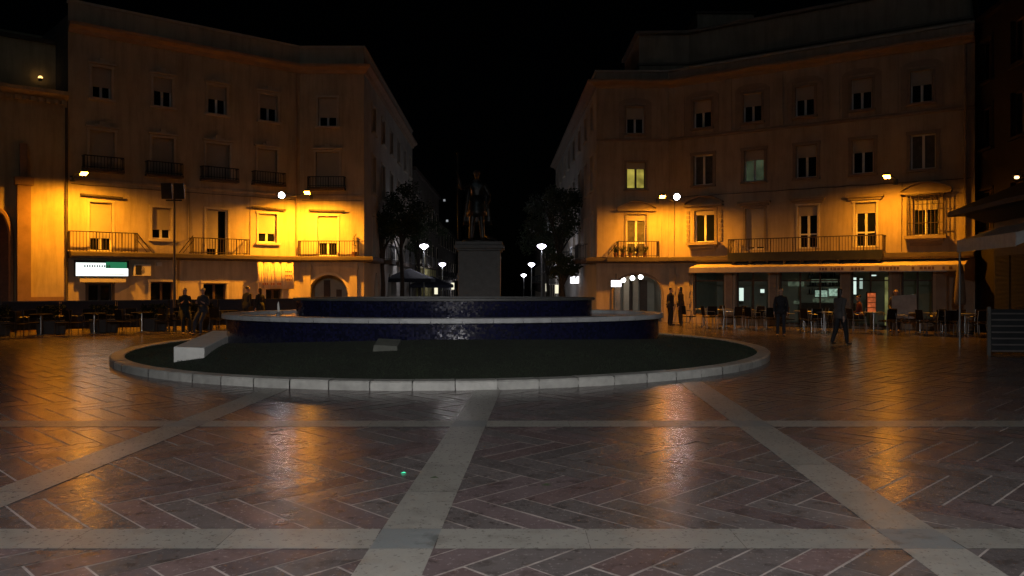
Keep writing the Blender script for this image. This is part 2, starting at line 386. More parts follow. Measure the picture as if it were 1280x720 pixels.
def wall(f, U0, U1, Z0, Z1, ops, depth=.22, arches=()):
    mb = MB()
    us = sorted(set([U0, U1]+[o[0] for o in ops]+[o[1] for o in ops])); zs = sorted(set([Z0, Z1]+[o[2] for o in ops]+[o[3] for o in ops]))
    for i in range(len(us)-1):
        for j in range(len(zs)-1):
            cu = (us[i]+us[i+1])/2; cz = (zs[j]+zs[j+1])/2
            if any(o[0] < cu < o[1] and o[2] < cz < o[3] for o in ops): continue
            f.quad(mb, us[i], us[i+1], 0, zs[j], zs[j+1])
    for k, o in enumerate(ops):
        u0, u1, z0, z1 = o[:4]; P = f.P; d = o[4] if len(o) > 4 else depth
        mb.quad(P(u0,0,z0), P(u0,-d,z0), P(u0,-d,z1), P(u0,0,z1)); mb.quad(P(u1,-d,z0), P(u1,0,z0), P(u1,0,z1), P(u1,-d,z1))
        mb.quad(P(u0,-d,z1), P(u1,-d,z1), P(u1,0,z1), P(u0,0,z1)); mb.quad(P(u0,0,z0), P(u1,0,z0), P(u1,-d,z0), P(u0,-d,z0))
        if len(o) > 5:                              # arch: springing height o[5]
            zs_ = o[5]; r = (u1-u0)/2; uc = (u0+u1)/2; h = z1-zs_-.02; n = 16
            pts = [(uc-r*math.cos(math.pi*q/n), zs_+h*math.sin(math.pi*q/n)) for q in range(n+1)]
            for a, b in zip(pts[:-1], pts[1:]):
                mb.quad(P(a[0],0,a[1]), P(b[0],0,b[1]), P(b[0],0,z1), P(a[0],0,z1))
                mb.quad(P(a[0],0,a[1]), P(a[0],-.4,a[1]), P(b[0],-.4,b[1]), P(b[0],0,b[1]))
    return mb

def sweep(pts, prof, mb=None, closed=False):
    """profile (v,z) swept along a plan polyline, mitred"""
    mb = mb or MB(); n = len(pts); pts = [Vector((p[0],p[1],0)) for p in pts]; base = len(mb.v); k = len(prof)
    for i, p in enumerate(pts):
        ns = []
        if i > 0: d = (pts[i]-pts[i-1]).normalized(); ns.append(Vector((d.y,-d.x,0)))
        if i < n-1: d = (pts[i+1]-pts[i]).normalized(); ns.append(Vector((d.y,-d.x,0)))
        m = sum(ns, Vector()).normalized(); m = m/max(.3, m.dot(ns[0]))
        for v, z in prof: mb.v.append(tuple(p+m*v+Vector((0,0,z))))
    for i in range(n-1):
        for q in range(k):
            w = (q+1) % k
            mb.f.append((base+i*k+q, base+(i+1)*k+q, base+(i+1)*k+w, base+i*k+w))
    mb.f.append(tuple(base+q for q in range(k))); mb.f.append(tuple(base+(n-1)*k+q for q in reversed(range(k))))
    return mb

def window(f, o, root, shut=.6, d=.20, frame='white_paint', surround='trim', sill=True, pane='dark_glass', sur=.09, name='window', leaf2=True, shutm='shutter', hood=None, muntin=False):
    u0, u1, z0, z1 = o[:4]
    m = MB(); s = sur
    # moulded surround: three boxes butted, proud of the wall
    f.box(m, u0-s, u0, -.01, .035, z0, z1); f.box(m, u1, u1+s, -.01, .035, z0, z1); f.box(m, u0-s-.02, u1+s+.02, -.01, .05, z1, z1+s)
    w = m.build(name, M[surround], root)
    fr = MB(); t_ = .055; v0 = -d+.02; v1 = -d+.07
    f.box(fr, u0, u0+t_, v0, v1, z0, z1); f.box(fr, u1-t_, u1, v0, v1, z0, z1)
    f.box(fr, u0+t_, u1-t_, v0, v1, z1-t_, z1); f.box(fr, u0+t_, u1-t_, v0, v1, z0, z0+t_)
    if leaf2: uc = (u0+u1)/2; f.box(fr, uc-.045, uc+.045, v0, v1+.012, z0+t_, z1-t_)
    if muntin: zm = z0+(z1-z0)*.33; f.box(fr, u0+t_, u1-t_, v0+.005, v1-.004, zm-.03, zm+.03)
    fr.build('frame', M[frame], w)
    if shut < .98:
        g = MB(); f.quad(g, u0+.01, u1-.01, v0+.012, z0+.01, z1-.01); g.build('pane', M[pane], w)
    if shut > 0:
        g = MB(); zb = z1-(z1-z0)*shut
        f.box(g, u0+.02, u1-.02, -d+.075, -d+.10, zb, z1-.005); f.box(g, u0+.02, u1-.02, -d+.07, -d+.115, zb-.03, zb)
        g.build('shutter', M[shutm], w)
    if sill:
        g = MB(); f.box(g, u0-.14, u1+.14, -.02, .12, z0-.10, z0-.002); g.build('sill', M[surround], w)
    if hood == 'ped':
        g = MB(); zc = z1+s+.05; uc = (u0+u1)/2; hw = (u1-u0)/2+.42; n = 10
        f.box(g, uc-hw, uc+hw, 0, .26, zc, zc+.07)
        for q in range(n):
            a = -hw+2*hw*q/n; b = -hw+2*hw*(q+1)/n; ha = .34*math.cos(a/hw*1.45)+.02; hb = .34*math.cos(b/hw*1.45)+.02
            for vv, dz in ((.22, .06),):
                g.hexa([f.P(uc+a,vv,zc+.072+ha),f.P(uc+b,vv,zc+.072+hb),f.P(uc+b,0,zc+.072+hb),f.P(uc+a,0,zc+.072+ha),
                        f.P(uc+a,vv,zc+.072+ha+dz),f.P(uc+b,vv,zc+.072+hb+dz),f.P(uc+b,0,zc+.072+hb+dz),f.P(uc+a,0,zc+.072+ha+dz)])
            g.quad(f.P(uc+a,.05,zc+.071), f.P(uc+b,.05,zc+.071), f.P(uc+b,.05,zc+.072+hb), f.P(uc+a,.05,zc+.072+ha))
        g.build('pediment', M['trim_r'], w)
    if hood == 'flat':
        g = MB(); zc = z1+s+.10
        f.box(g, u0-.3, u1+.3, 0, .22, zc, zc+.10); f.box(g, u0-.22, u1+.22, 0, .13, zc-.09, zc-.002)
        g.build('hood', M['trim_r'], w)
    if hood == 'crest':
        g = MB(); uc = (u0+u1)/2; zc = z1+s
        f.box(g, u0-.16, u1+.16, 0, .12, zc+.03, zc+.09); f.box(g, uc-.10, uc+.10, 0, .10, zc+.092, zc+.25)
        f.box(g, uc-.24, uc-.102, 0, .08, zc+.092, zc+.16); f.box(g, uc+.102, uc+.24, 0, .08, zc+.092, zc+.16)
        g.build('crest', M[surround], w)
    if hood == 'rod':
        g = MB(); zc = z1+s+.16
        g.tube([f.P(u0-.35,.16,zc), f.P(u1+.35,.16,zc-.05)], .045, 8); g.tube([f.P(u0-.3,0,zc), f.P(u0-.3,.16,zc)], .02, 6); g.tube([f.P(u1+.3,0,zc-.05), f.P(u1+.3,.16,zc-.05)], .02, 6)
        g.build('rolled_awning', M['slab'], w)
    return w

def railing(f, u0, u1, v, z0, z1, parent, m='iron_r', step=.11, ends=True, slab=None, name='railing', pot=None):
    mb = MB()
    f.box(mb, u0, u1, v-.02, v+.02, z1-.035, z1); f.box(mb, u0, u1, v-.012, v+.012, z0+.05, z0+.075)
    n = max(2, int((u1-u0)/step))
    for i in range(n+1):
        u = u0+(u1-u0)*i/n; r = .009 if i % 8 else .017
        f.box(mb, u-r, u+r, v-r, v+r, z0, z1-.036)
    if ends:
        for u in (u0, u1):
            a, b = (u-.015, u+.015)
            f.box(mb, a, b, 0, v-.021, z1-.035, z1); f.box(mb, a, b, 0, v-.021, z0+.05, z0+.075)
            k = max(1, int(v/.12))
            for i in range(1, k+1):
                vv = (v-.03)*i/(k+1); f.box(mb, u-.008, u+.008, vv-.008, vv+.008, z0+.076, z1-.036)
    return mb.build(name, M[m], parent)

# ------------------------------------------------------------------ left building
A = (-16.65,30.0); B = (-9.54,36.0); Cc = (-6.66,36.0); D = (-6.98,56.0)
TOP = 12.33
LB = thing('apartment_building', 'cream corner building on the left with long balcony ledge, lit orange at street lamp height', 'building', (-9.5,36,0))
f1 = Fac(A, B); f2 = Fac(B, Cc); f3 = Fac(Cc, D)
# openings, measured on the photograph
l1 = f1.row([(112,140,253,314)]) + f1.row([(258,285,262,320)])
w_low = f1.row([(190,214,260,299),(323,346,267,303)])
l2 = f1.row([(112,143,163,212),(190,217,173,219),(258,287,180,225),(322,346,187,231)])
l3 = f1.row([(115,139,86,122),(192,215,98,133),(260,283,107,143),(325,347,116,152)])
gro = [(f1.u_of(110), f1.u_of(140), .0, f1.z_of(125,355)), (f1.u_of(188), f1.u_of(217), .55, f1.z_of(203,352)), (f1.u_of(254), f1.u_of(283), .0, f1.z_of(268,354)), (f1.u_of(332), f1.u_of(352), .0, f1.z_of(341,361))]
ops1 = l1+w_low+l2+l3+gro
wall(f1, 0, f1.len, 0, TOP, ops1).build('front_wall', M['plaster_l'], LB)
c1 = f2.row([(397,422,270,320)]); c2 = f2.row([(395,424,190,235)]); c3 = f2.row([(398,421,122,158)])
arch = (f2.u_of(386), f2.u_of(435), 0, f2.z_of(410,343), .4, f2.z_of(410,368))
wall(f2, 0, f2.len, 0, TOP, c1+c2+c3+[arch]).build('corner_wall', M['plaster_l'], LB)
ops3 = []
for u in (2.2, 5.4, 8.6, 11.8, 15.0, 18.0):
    ops3 += [(u,u+1.1,2.95,5.0),(u,u+1.1,6.1,7.9),(u,u+1.1,9.0,10.3)]
arc3 = [(u, u+1.3, -.3, 2.3, .4, 1.6) for u in (3.0,5.4,7.8)]
wall(f3, 0, f3.len, -1, TOP, ops3+arc3).build('side_wall', M['side_wall'], LB)
b = MB()   # back, roof
b.poly([(A[0],A[1],TOP-.5),(B[0],B[1],TOP-.5),(Cc[0],Cc[1],TOP-.5),(D[0],D[1],TOP-.5),(-22,56,TOP-.5),(-26,40,TOP-.5)])
b.quad((D[0],D[1],-1),(-22,56,-1),(-22,56,TOP-.5),(D[0],D[1],TOP-.5)); b.quad((-22,56,-1),(-26,40,-1),(-26,40,TOP-.5),(-22,56,TOP-.5)); b.quad((-26,40,-1),(A[0],A[1],-1),(A[0],A[1],TOP-.5),(-26,40,TOP-.5))
b.build('roof', M['roof'], LB)
LP = [A, B, Cc, D]
sweep(LP, [(0,TOP-1.15),(.10,TOP-1.15),(.16,TOP-1.02),(.34,TOP-.92),(.36,TOP-.80),(0,TOP-.72)]).build('cornice', M['cornice_l'], LB)
sweep(LP, [(-.25,TOP),(.06,TOP),(.06,TOP+.09),(-.25,TOP+.09)]).build('parapet_cap', M['trim'], LB)
sweep([A,B,Cc], [(.0,5.62),(.05,5.64),(.05,5.72),(0,5.74)]).build('string_course', M['plaster_l'], LB)
sweep([A,B,Cc,(Cc[0]-.05,39)], [(0,2.70),(.42,2.70),(.47,2.78),(.47,2.90),(.44,2.94),(0,2.95)]).build('balcony_ledge', M['slab'], LB)
for o in l1[:1]: window(f1, o, LB, .72, sill=False, hood='rod')
w = window(f1, l1[1], LB, 0, sill=False); 
g = MB(); u0,u1,z0,z1 = l1[1]; f1.box(g, u0+.03, (u0+u1)/2+.05, -.11, -.07, z0+.3, z1-.02); g.build('shutter', M['shutter'], w)
window(f1, w_low[0], LB, .68); window(f1, w_low[1], LB, .66, hood='rod')
for o, s in zip(l2, (1,1,1,1)):
    w = window(f1, o, LB, .97, sill=False, hood='crest')
    g = MB(); f1.box(g, o[0]-.28, o[1]+.28, 0, .38, o[2]-.10, o[2]); bal = g.build('balcony', M['slab'], LB)
    railing(f1, o[0]-.26, o[1]+.26, .35, o[2]+.002, o[2]+.50, bal, 'iron')
for o, s in zip(l3, (.6,.45,.45,.5)): window(f1, o, LB, s, hood='crest')
window(f2, c1[0], LB, .66, sill=False, hood='rod')
w = window(f2, c2[0], LB, .97, sill=False, hood='crest')
g = MB(); o = c2[0]; f2.box(g, o[0]-.3, o[1]+.3, 0, .40, o[2]-.12, o[2]); bal = g.build('balcony', M['slab'], LB)
railing(f2, o[0]-.28, o[1]+.28, .37, o[2]+.002, o[2]+.48, bal, 'iron')
window(f2, c3[0], LB, .66)
# first floor railings on the ledge
def rail_px(f, a, b, ytop, parent, v=.43, zb=2.952, m='iron_r'):
    u0, u1 = f.u_of(a), f.u_of(b); zt = f.z_of((a+b)/2, ytop)
    return railing(f, u0, u1, v, zb, zt+.02, parent, m)
rail_px(f1, 84, 168, 291, LB); rail_px(f1, 237, 307, 299, LB); rail_px(f2, 376, 449, 302, LB)
for (f, px, dr) in ((f1,168,1),(f1,237,-1)):
    g = MB(); u = f.u_of(px); g.tube([f.P(u,.42,3.68), f.P(u+.55*dr,.42,2.97)], .02, 6); g.tube([f.P(u,.36,3.45), f.P(u+.38*dr,.36,2.97)], .014, 6); g.build('rail_brace', M['iron_r'], LB)
# ground floor
w = window(f1, gro[0], LB, 0, sill=False, frame='iron', surround='slab', name='door'); w = window(f1, gro[1], LB, 0, frame='brown_wood', pane='dark_glass')
window(f1, gro[2], LB, 0, frame='brown_wood', sill=False, name='door'); window(f1, gro[3], LB, 0, frame='brown_wood', sill=False, name='door')
def pilaster(f, pa, pb, z1, root, m='plaster_l', v=.14):
    g = MB(); u0, u1 = f.u_of(pa), f.u_of(pb)
    f.box(g, u0, u1, 0, v, 0, z1-.48); f.box(g, u0-.03, u1+.03, 0, v+.03, z1-.478, z1-.44); f.box(g, u0-.01, u1+.01, 0, v+.01, z1-.438, z1-.32)
    f.box(g, u0-.07, u1+.07, 0, v+.07, z1-.318, z1-.22); f.box(g, u0-.02, u1+.02, 0, v+.02, z1-.218, z1)
    g.build('pilaster', M[m], root)
pilaster(f2, 380, 389-0, 2.70, LB); pilaster(f2, 438, 447, 2.70, LB)
g = MB(); uc = (arch[0]+arch[1])/2; rr = (arch[1]-arch[0])/2; h = arch[3]-arch[5]-.02; n = 18     # moulded archivolt
pr = [(uc-rr, 0)]+[(uc-rr*math.cos(math.pi*q/n), arch[5]+h*math.sin(math.pi*q/n)) for q in range(n+1)]+[(uc+rr, 0)]
po = [(uc-rr-.11, 0)]+[(uc-(rr+.11)*math.cos(math.pi*q/n), arch[5]+(h+.11)*math.sin(math.pi*q/n)) for q in range(n+1)]+[(uc+rr+.11, 0)]
for a, b2, c_, d_ in zip(pr[:-1], pr[1:], po[1:], po[:-1]):
    g.hexa([f2.P(a[0],.0,a[1]),f2.P(b2[0],.0,b2[1]),f2.P(c_[0],.0,c_[1]),f2.P(d_[0],.0,d_[1]),f2.P(a[0],.06,a[1]),f2.P(b2[0],.06,b2[1]),f2.P(c_[0],.06,c_[1]),f2.P(d_[0],.06,d_[1])])
g.build('archivolt', M['trim'], LB)
g = MB(); a0, a1 = arch[0]-.3, arch[1]+.3   # vaulted porch behind the arch
g.quad(f2.P(a0,-2.4,0),f2.P(a1,-2.4,0),f2.P(a1,-2.4,2.6),f2.P(a0,-2.4,2.6)); g.quad(f2.P(a0,-.4,0),f2.P(a0,-2.4,0),f2.P(a0,-2.4,2.6),f2.P(a0,-.4,2.6)); g.quad(f2.P(a1,-2.4,0),f2.P(a1,-.4,0),f2.P(a1,-.4,2.6),f2.P(a1,-2.4,2.6)); g.quad(f2.P(a0,-.4,2.6),f2.P(a0,-2.4,2.6),f2.P(a1,-2.4,2.6),f2.P(a1,-.4,2.6))
g.build('porch', M['interior'], LB)
g = MB(); f2.box(g, uc-.75, uc-.45, -2.38, -2.3, 0, 1.9); f2.box(g, uc-.15, uc+.10, -2.38, -2.3, 0, 1.45); f2.box(g, uc+.35, uc+.55, -2.38, -2.3, 0, 1.3); g.build('door', M['brown_wood'], LB)
# side facade windows and arches toward the street
for o in ops3:
    window(f3, o, LB, .7 if random.random() < .6 else 0, sill=True)
for k, o in enumerate(arc3):
    g = MB(); f3.quad(g, o[0], o[1], -.38, o[2], o[3]); g.build('arch_pane', M['dark_glass'], LB)
for u in (5.1, 8.3, 11.5, 14.7):
    g = MB(); f3.box(g, u, u+1.7, 0, .55, 2.75, 2.94); bal = g.build('balcony', M['slab'], LB); railing(f3, u+.02, u+1.68, .52, 2.942, 3.75, bal, 'iron')
# sign, awning box, air conditioner, little lamp, plant and flag
SG = thing('shop_sign', 'backlit green and white shop sign over the left doorway', 'sign', f1.P(f1.u_of(125), .2, 2.3))
us0, us1 = f1.u_of(93), f1.u_of(158); zt, zb = f1.z_of(125,326.5), f1.z_of(125,345)
g = MB(); f1.box(g, us0-.03, us1+.03, .05, .24, zb-.02, zt+.02); g.build('casing', M['iron'], SG)
um = us0+(us1-us0)*.62; zm = zb+(zt-zb)*.52
g = MB(); f1.box(g, us0, us1, .241, .25, zb, zm); f1.box(g, us0, us0+(us1-us0)*.56, .241, .25, zm+.001, zt-.07); g.build('white_face', M['sign_white'], SG)
g = MB(); f1.box(g, us0+(us1-us0)*.56+.002, us1-.05, .241, .25, zm+.002, zt-.03); g.build('green_face', M['sign_green'], SG)
g = MB()
for k in range(11):
    a = us0+.28+k*.085; f1.box(g, a, a+.045, .251, .256, zm+.03, zm+.12)
f1.box(g, us0+.3, us1-.12, .251, .256, zb+.06, zb+.085)
g.build('lettering', M['grey_ink'], SG)
g = MB(); f1.box(g, us0+.12, us1-.1, 0, .32, zb-.24, zb-.10); g.build('awning_box', M['ac'], LB)
AC = thing('air_conditioner', 'white air conditioner unit on the wall right of the green sign', 'air conditioner', f1.P(f1.u_of(176),.2,2.1))
ua, ub = f1.u_of(165), f1.u_of(186); za, zb2 = f1.z_of(176,345), f1.z_of(176,330.5)
g = MB(); f1.box(g, ua, ub, .02, .30, za, zb2); g.build('casing', M['ac'], AC, bevel=.01)
g = MB(); cc = f1.P(ua+.22,.305,(za+zb2)/2)
for k in range(1,5):
    r = .04*k; pts = [f1.P(ua+.23+r*math.cos(q*math.pi/8), .305, (za+zb2)/2+r*math.sin(q*math.pi/8)) for q in range(17)]; g.tube(pts, .006, 4, False)
g.build('fan_grille', M['iron'], AC)
g = MB(); f1.box(g, ua+.05, ub-.35, .301, .303, za+.04, zb2-.04); g.build('fan_opening', M['kiosk_wall'], AC)
# banner
BN = thing('banner', 'pale cloth banner with dark red lettering hung below the balcony ledge', 'banner', f1.P(f1.u_of(341),.1,1.6))
b0, b1 = f1.u_of(317), f1.u_of(361); zt, zb = 2.66, f1.z_of(340,361)
g = MB(); n = 24
def bz(i): return .50+.035*math.sin(i*1.1)+.02*math.sin(i*2.7)
for i in range(n):
    a = b0+(b1-b0)*i/n; c = b0+(b1-b0)*(i+1)/n
    g.quad(f1.P(a,bz(i),zb-.02*math.sin(i*.4)), f1.P(c,bz(i+1),zb-.02*math.sin((i+1)*.4)), f1.P(c,bz(i+1)*.8,zt), f1.P(a,bz(i)*.8,zt))
o = g.build('cloth', M['banner'], BN, smooth=True); s = o.modifiers.new('s','SOLIDIFY'); s.thickness = .006
g = MB()
for k in range(9):
    a = b0+.16+k*.095
    if k not in (3, 6): f1.box(g, a, a+.06, .57, .574, zb+.18, zb+.25)
for j in range(3):
    for k in range(4):
        a = b1-.42+k*.08; f1.box(g, a, a+.055, .57, .574, zb+.72-.18*j, zb+.78-.18*j)
g.build('lettering', M['red_ink'], BN)

g = MB()
for f, u in ((f1, f1.len-.25), (f2, .22)): pass
g.tube([f1.P(f1.len-.2,.07,3.0), f1.P(f1.len-.2,.07,TOP-1.2)], .04, 8); g.build('downpipe', M['cornice_l'], LB)
g = MB()
for f, z0, n in ((f1, 5.50, 14), (f2, 5.48, 6)):
    pts = [f.P(.1+(f.len-.2)*q/n, .03+.015*math.sin(q*2), z0-.03*abs(math.sin(q*1.7))) for q in range(n+1)]; g.tube(pts, .012, 5, False)
for px in (236, 312): 
    u = f1.u_of(px); g.tube([f1.P(u,.03,2.96), f1.P(u+.02,.03,4.2), f1.P(u,.03,5.47)], .010, 5, False)
g.build('cables', M['iron_r'], LB)
# flag-like figure and pot plant on the corner balcony
PT = thing('potted_plant', 'spindly potted plant on the corner balcony of the left building', 'plant', f2.P(f2.u_of(444),.2,2.95))
g = MB(); p = f2.P(f2.u_of(444),.2,2.95); g.lathe([(0,2.955),(.09,2.955),(.13,3.15),(.11,3.15),(.10,3.12),(0,3.12)], p.x, p.y, 12); g.build('pot', M['clay'], PT)
g = MB(); g.tube([p+Vector((0,0,.15)), p+Vector((.03,0,.5)), p+Vector((-.02,0,.95))], [.02,.015,.008], 6)
for k in range(70):
    z = .3+.65*random.random(); a = random.random()*6.28; q = p+Vector((.0,0,z)); d = Vector((math.cos(a),math.sin(a),random.uniform(-.3,.6)))*.16; s_ = Vector((-math.sin(a),math.cos(a),0))*.025
    g.poly([q, q+d*.5+s_, q+d, q+d*.5-s_])
g.build('foliage', M['pot_leaf'], PT)

# ------------------------------------------------------------------ church-like wall at the far left
d_ = (Vector((A[0],A[1],0))-Vector((B[0],B[1],0))).normalized(); A0 = (A[0]+d_.x*7, A[1]+d_.y*7)
CH = thing('church', 'yellow church wall with corbelled cornice and reddish pilaster at the left edge', 'church', (A0[0],A0[1],0))
f0 = Fac(A0, A)
uo = [f0.u_of(-24), f0.u_of(14)]
arch0 = (uo[0], uo[1], 0, f0.z_of(0,262), .5, f0.z_of(0,300))
wall(f0, 0, f0.len-.02, 0, 8.85, [arch0]).build('lower_wall', M['plaster_c'], CH)
g = MB(); f0.quad(g, uo[0], uo[1], -.48, 0, arch0[3]); g.build('door', M['brown_wood'], CH)
sweep([A0, (A[0]-.02,A[1]-.02)], [(0,8.55),(.1,8.6),(.38,8.72),(.40,8.85),(-1.8,8.87)]).build('cornice', M['plaster_c'], CH)
g = MB(); k = 0
while .25*k < f0.len-.2: f0.box(g, .25*k, .25*k+.13, 0, .24, 8.40, 8.545); k += 1
g.build('corbels', M['plaster_c'], CH)
g = MB(); f0.quad(g, 0, f0.len, -1.75, 8.87, 11.05); g.quad(f0.P(0,-1.75,11.05), f0.P(f0.len,-1.75,11.05), f0.P(f0.len,-5,12.2), f0.P(0,-5,12.2)); g.build('upper_wall', M['plaster_c'], CH)
g = MB(); f0.box(g, 0, f0.len-.01, -1.78, -1.6, 11.05, 11.2); g.build('eaves', M['slab'], CH)
g = MB(); f0.box(g, f0.u_of(20), f0.u_of(37), 0, .30, 0, f0.z_of(28,232)); f0.box(g, f0.u_of(20)-.08, f0.u_of(37)+.08, 0, .38, f0.z_of(28,232)+.002, f0.z_of(28,222))
f0.box(g, f0.u_of(20)+.1, f0.u_of(37)-.1, 0, .2, f0.z_of(28,222)+.002, f0.z_of(28,180)); g.build('pilaster', M['plinth'], CH)
g = MB(); f0.box(g, f0.u_of(37)+.01, f0.len-.14, 0, .06, 0, f0.z_of(60,371)); g.build('plinth', M['plinth'], CH)
g = MB()
for q in range(17):
    pass
uc = (uo[0]+uo[1])/2; rr = (uo[1]-uo[0])/2; h = arch0[3]-arch0[5]
pr = [(uc-rr, 0)]+[(uc-rr*math.cos(math.pi*q/16), arch0[5]+h*math.sin(math.pi*q/16)) for q in range(17)]+[(uc+rr, 0)]
g.tube([f0.P(a,.06,z) for a, z in pr], .09, 6); g.build('arch_moulding', M['plinth'], CH)
g = MB(); u = f0.len-.07; g.tube([f0.P(u,.08,0), f0.P(u,.08,8.3)], .045, 8); g.build('drain_pipe', M['slab'], CH)

# ------------------------------------------------------------------ right building
C2 = (3.80,36.0); B2 = (7.05,36.0); A2 = (16.9,29.2); D2 = (3.38,62.0)
RB = thing('apartment_building', 'long ochre four storey building with cafe ground floor, iron balcony and parapet on the right', 'building', (7.05,36,0))
r1 = Fac(C2, B2); r2 = Fac(B2, A2); r3 = Fac(D2, C2)
RT = 11.25
rc1 = r1.row([(783,808,268,321)]); rc2 = r1.row([(783,807,203,236)]); rc3 = r1.row([(783,805,134,167)])
rarch = (r1.u_of(765), r1.u_of(828), 0, r1.z_of(797,342), .4, r1.z_of(797,366))
wall(r1, 0, r1.len, 0, RT, rc1+rc2+rc3+[rarch]).build('corner_wall', M['plaster_r'], RB)
m1 = r2.row([(868,893,263,305),(1141,1174,248,292)]); md = r2.row([(932,955,262,313),(998,1022,257,311),(1069,1095,251,307)])
m2 = r2.row([(867,891,193,233),(930,955,188,228),(995,1021,182,222),(1065,1092,176,216),(1138,1170,165,209)])
m3 = r2.row([(867,889,124,161),(929,952,117,153),(994,1018,108,145),(1064,1090,99,136),(1138,1166,88,126)])
shops = [(866,905),(919,960),(973,1050),(1063,1111),(1126,1166)]
zsh = 2.28
sh = [(r2.u_of(a), r2.u_of(b), .35 if i in (0,1,4) else .04, zsh, .3) for i, (a, b) in enumerate(shops)]
wall(r2, 0, r2.len, 0, RT, m1+md+m2+m3+sh).build('front_wall', M['plaster_r'], RB)
ops = []
for u in (2,5.2,8.4,11.6,14.8,18.0,21.2,23.8):
    ops += [(u,u+1.0,2.95,5.0),(u,u+1.0,6.1,7.7),(u,u+1.0,8.9,10.1)]
wall(r3, 0, r3.len, -1.2, RT, ops).build('side_wall', M['side_wall'], RB)
for o in ops: window(r3, o, RB, .6 if random.random() < .5 else 0)
for u in (4.9, 11.3, 17.7, 20.9):
    g = MB(); r3.box(g, u, u+1.6, 0, .5, 2.75, 2.93); bal = g.build('balcony', M['slab'], RB); railing(r3, u+.02, u+1.58, .47, 2.932, 3.7, bal, 'iron')
b = MB(); zr = RT-.4
b.poly([(D2[0],D2[1],zr),(C2[0],C2[1],zr),(B2[0],B2[1],zr),(A2[0],A2[1],zr),(26,42,zr),(20,62,zr)])
b.quad((A2[0],A2[1],0),(26,42,0),(26,42,zr),(A2[0],A2[1],zr)); b.quad((26,42,0),(20,62,0),(20,62,zr),(26,42,zr)); b.quad((20,62,0),(D2[0],D2[1],0),(D2[0],D2[1],zr),(20,62,zr))
b.build('roof', M['roof'], RB)
RP = [D2, C2, B2, A2]
sweep(RP, [(0,RT-.72),(.08,RT-.70),(.14,RT-.60),(.40,RT-.52),(.42,RT-.42),(0,RT-.38)]).build('cornice', M['trim_r'], RB)
sweep(RP, [(-.2,RT),(.07,RT),(.07,RT+.08),(-.2,RT+.08)]).build('parapet_cap', M['trim'], RB)
sweep([C2,B2,A2], [(0,8.12),(.06,8.14),(.06,8.24),(0,8.26)]).build('string_course', M['trim_r'], RB)
sweep([(C2[0]-.02,38),C2,B2,A2], [(0,2.66),(.46,2.66),(.52,2.74),(.52,2.88),(0,2.92)]).build('balcony_ledge', M['slab'], RB)
# recessed dark panels round the top floor windows (raised frames with segmental heads)
for f, lst in ((r1, rc3), (r2, m3)):
    for o in lst:
        u0,u1,z0,z1 = o; g = MB(); e = .34; 
        f.box(g, u0-e, u0-.10, 0, .025, z0-.25, z1+.18); f.box(g, u1+.10, u1+e, 0, .025, z0-.25, z1+.18)
        uc = (u0+u1)/2; hw = (u1-u0)/2+e; n = 8
        for q in range(n):
            a = -hw+2*hw*q/n; c = a+2*hw/n; ha = .16+.22*(1-(a/hw)**2)**.5; hb = .16+.22*max(0,1-(c/hw)**2)**.5
            g.hexa([f.P(uc+a,.025,z1+.181),f.P(uc+c,.025,z1+.181),f.P(uc+c,0,z1+.181),f.P(uc+a,0,z1+.181),f.P(uc+a,.025,z1+.03+ha),f.P(uc+c,.025,z1+.03+hb),f.P(uc+c,0,z1+.03+hb),f.P(uc+a,0,z1+.03+ha)])
        g.build('window_panel', M['panel_r'], RB)
        f.box(g, 0,0,0,0,0,0)
        window(f, o, RB, .42, surround='trim_r')
# pilaster strips between the upper bays
for px in (852, 910, 974, 1044, 1117, 1206):
    g = MB(); u = r2.u_of(px); r2.box(g, u-.16, u+.16, 0, .045, 8.27, RT-.73); g.build('pilaster', M['plaster_r'], RB)
for f, u in ((r1, .02), (r1, r1.len-.34)):
    g = MB(); f.box(g, u, u+.32, 0, .05, 2.93, RT-.73); g.build('pilaster', M['plaster_r'], RB)
for i, o in enumerate(m2): window(r2, o, RB, (.0,.3,.35,.35,0)[i], surround='trim_r', pane='lit_green' if i == 1 else ('curtain' if i in (0,4) else 'dark_glass'), sur=.13)
window(r1, rc2[0], RB, .22, pane='lit_yellow', surround='trim_r', frame='brown_wood')
window(r1, rc1[0], RB, .13, sill=False, pane='curtain', hood='ped', muntin=True, surround='trim_r')
window(r2, md[0], RB, .92, sill=False, hood='flat', surround='trim_r'); window(r2, md[1], RB, .22, sill=False, hood='flat', muntin=True); window(r2, md[2], RB, .22, sill=False, hood='flat', muntin=True)
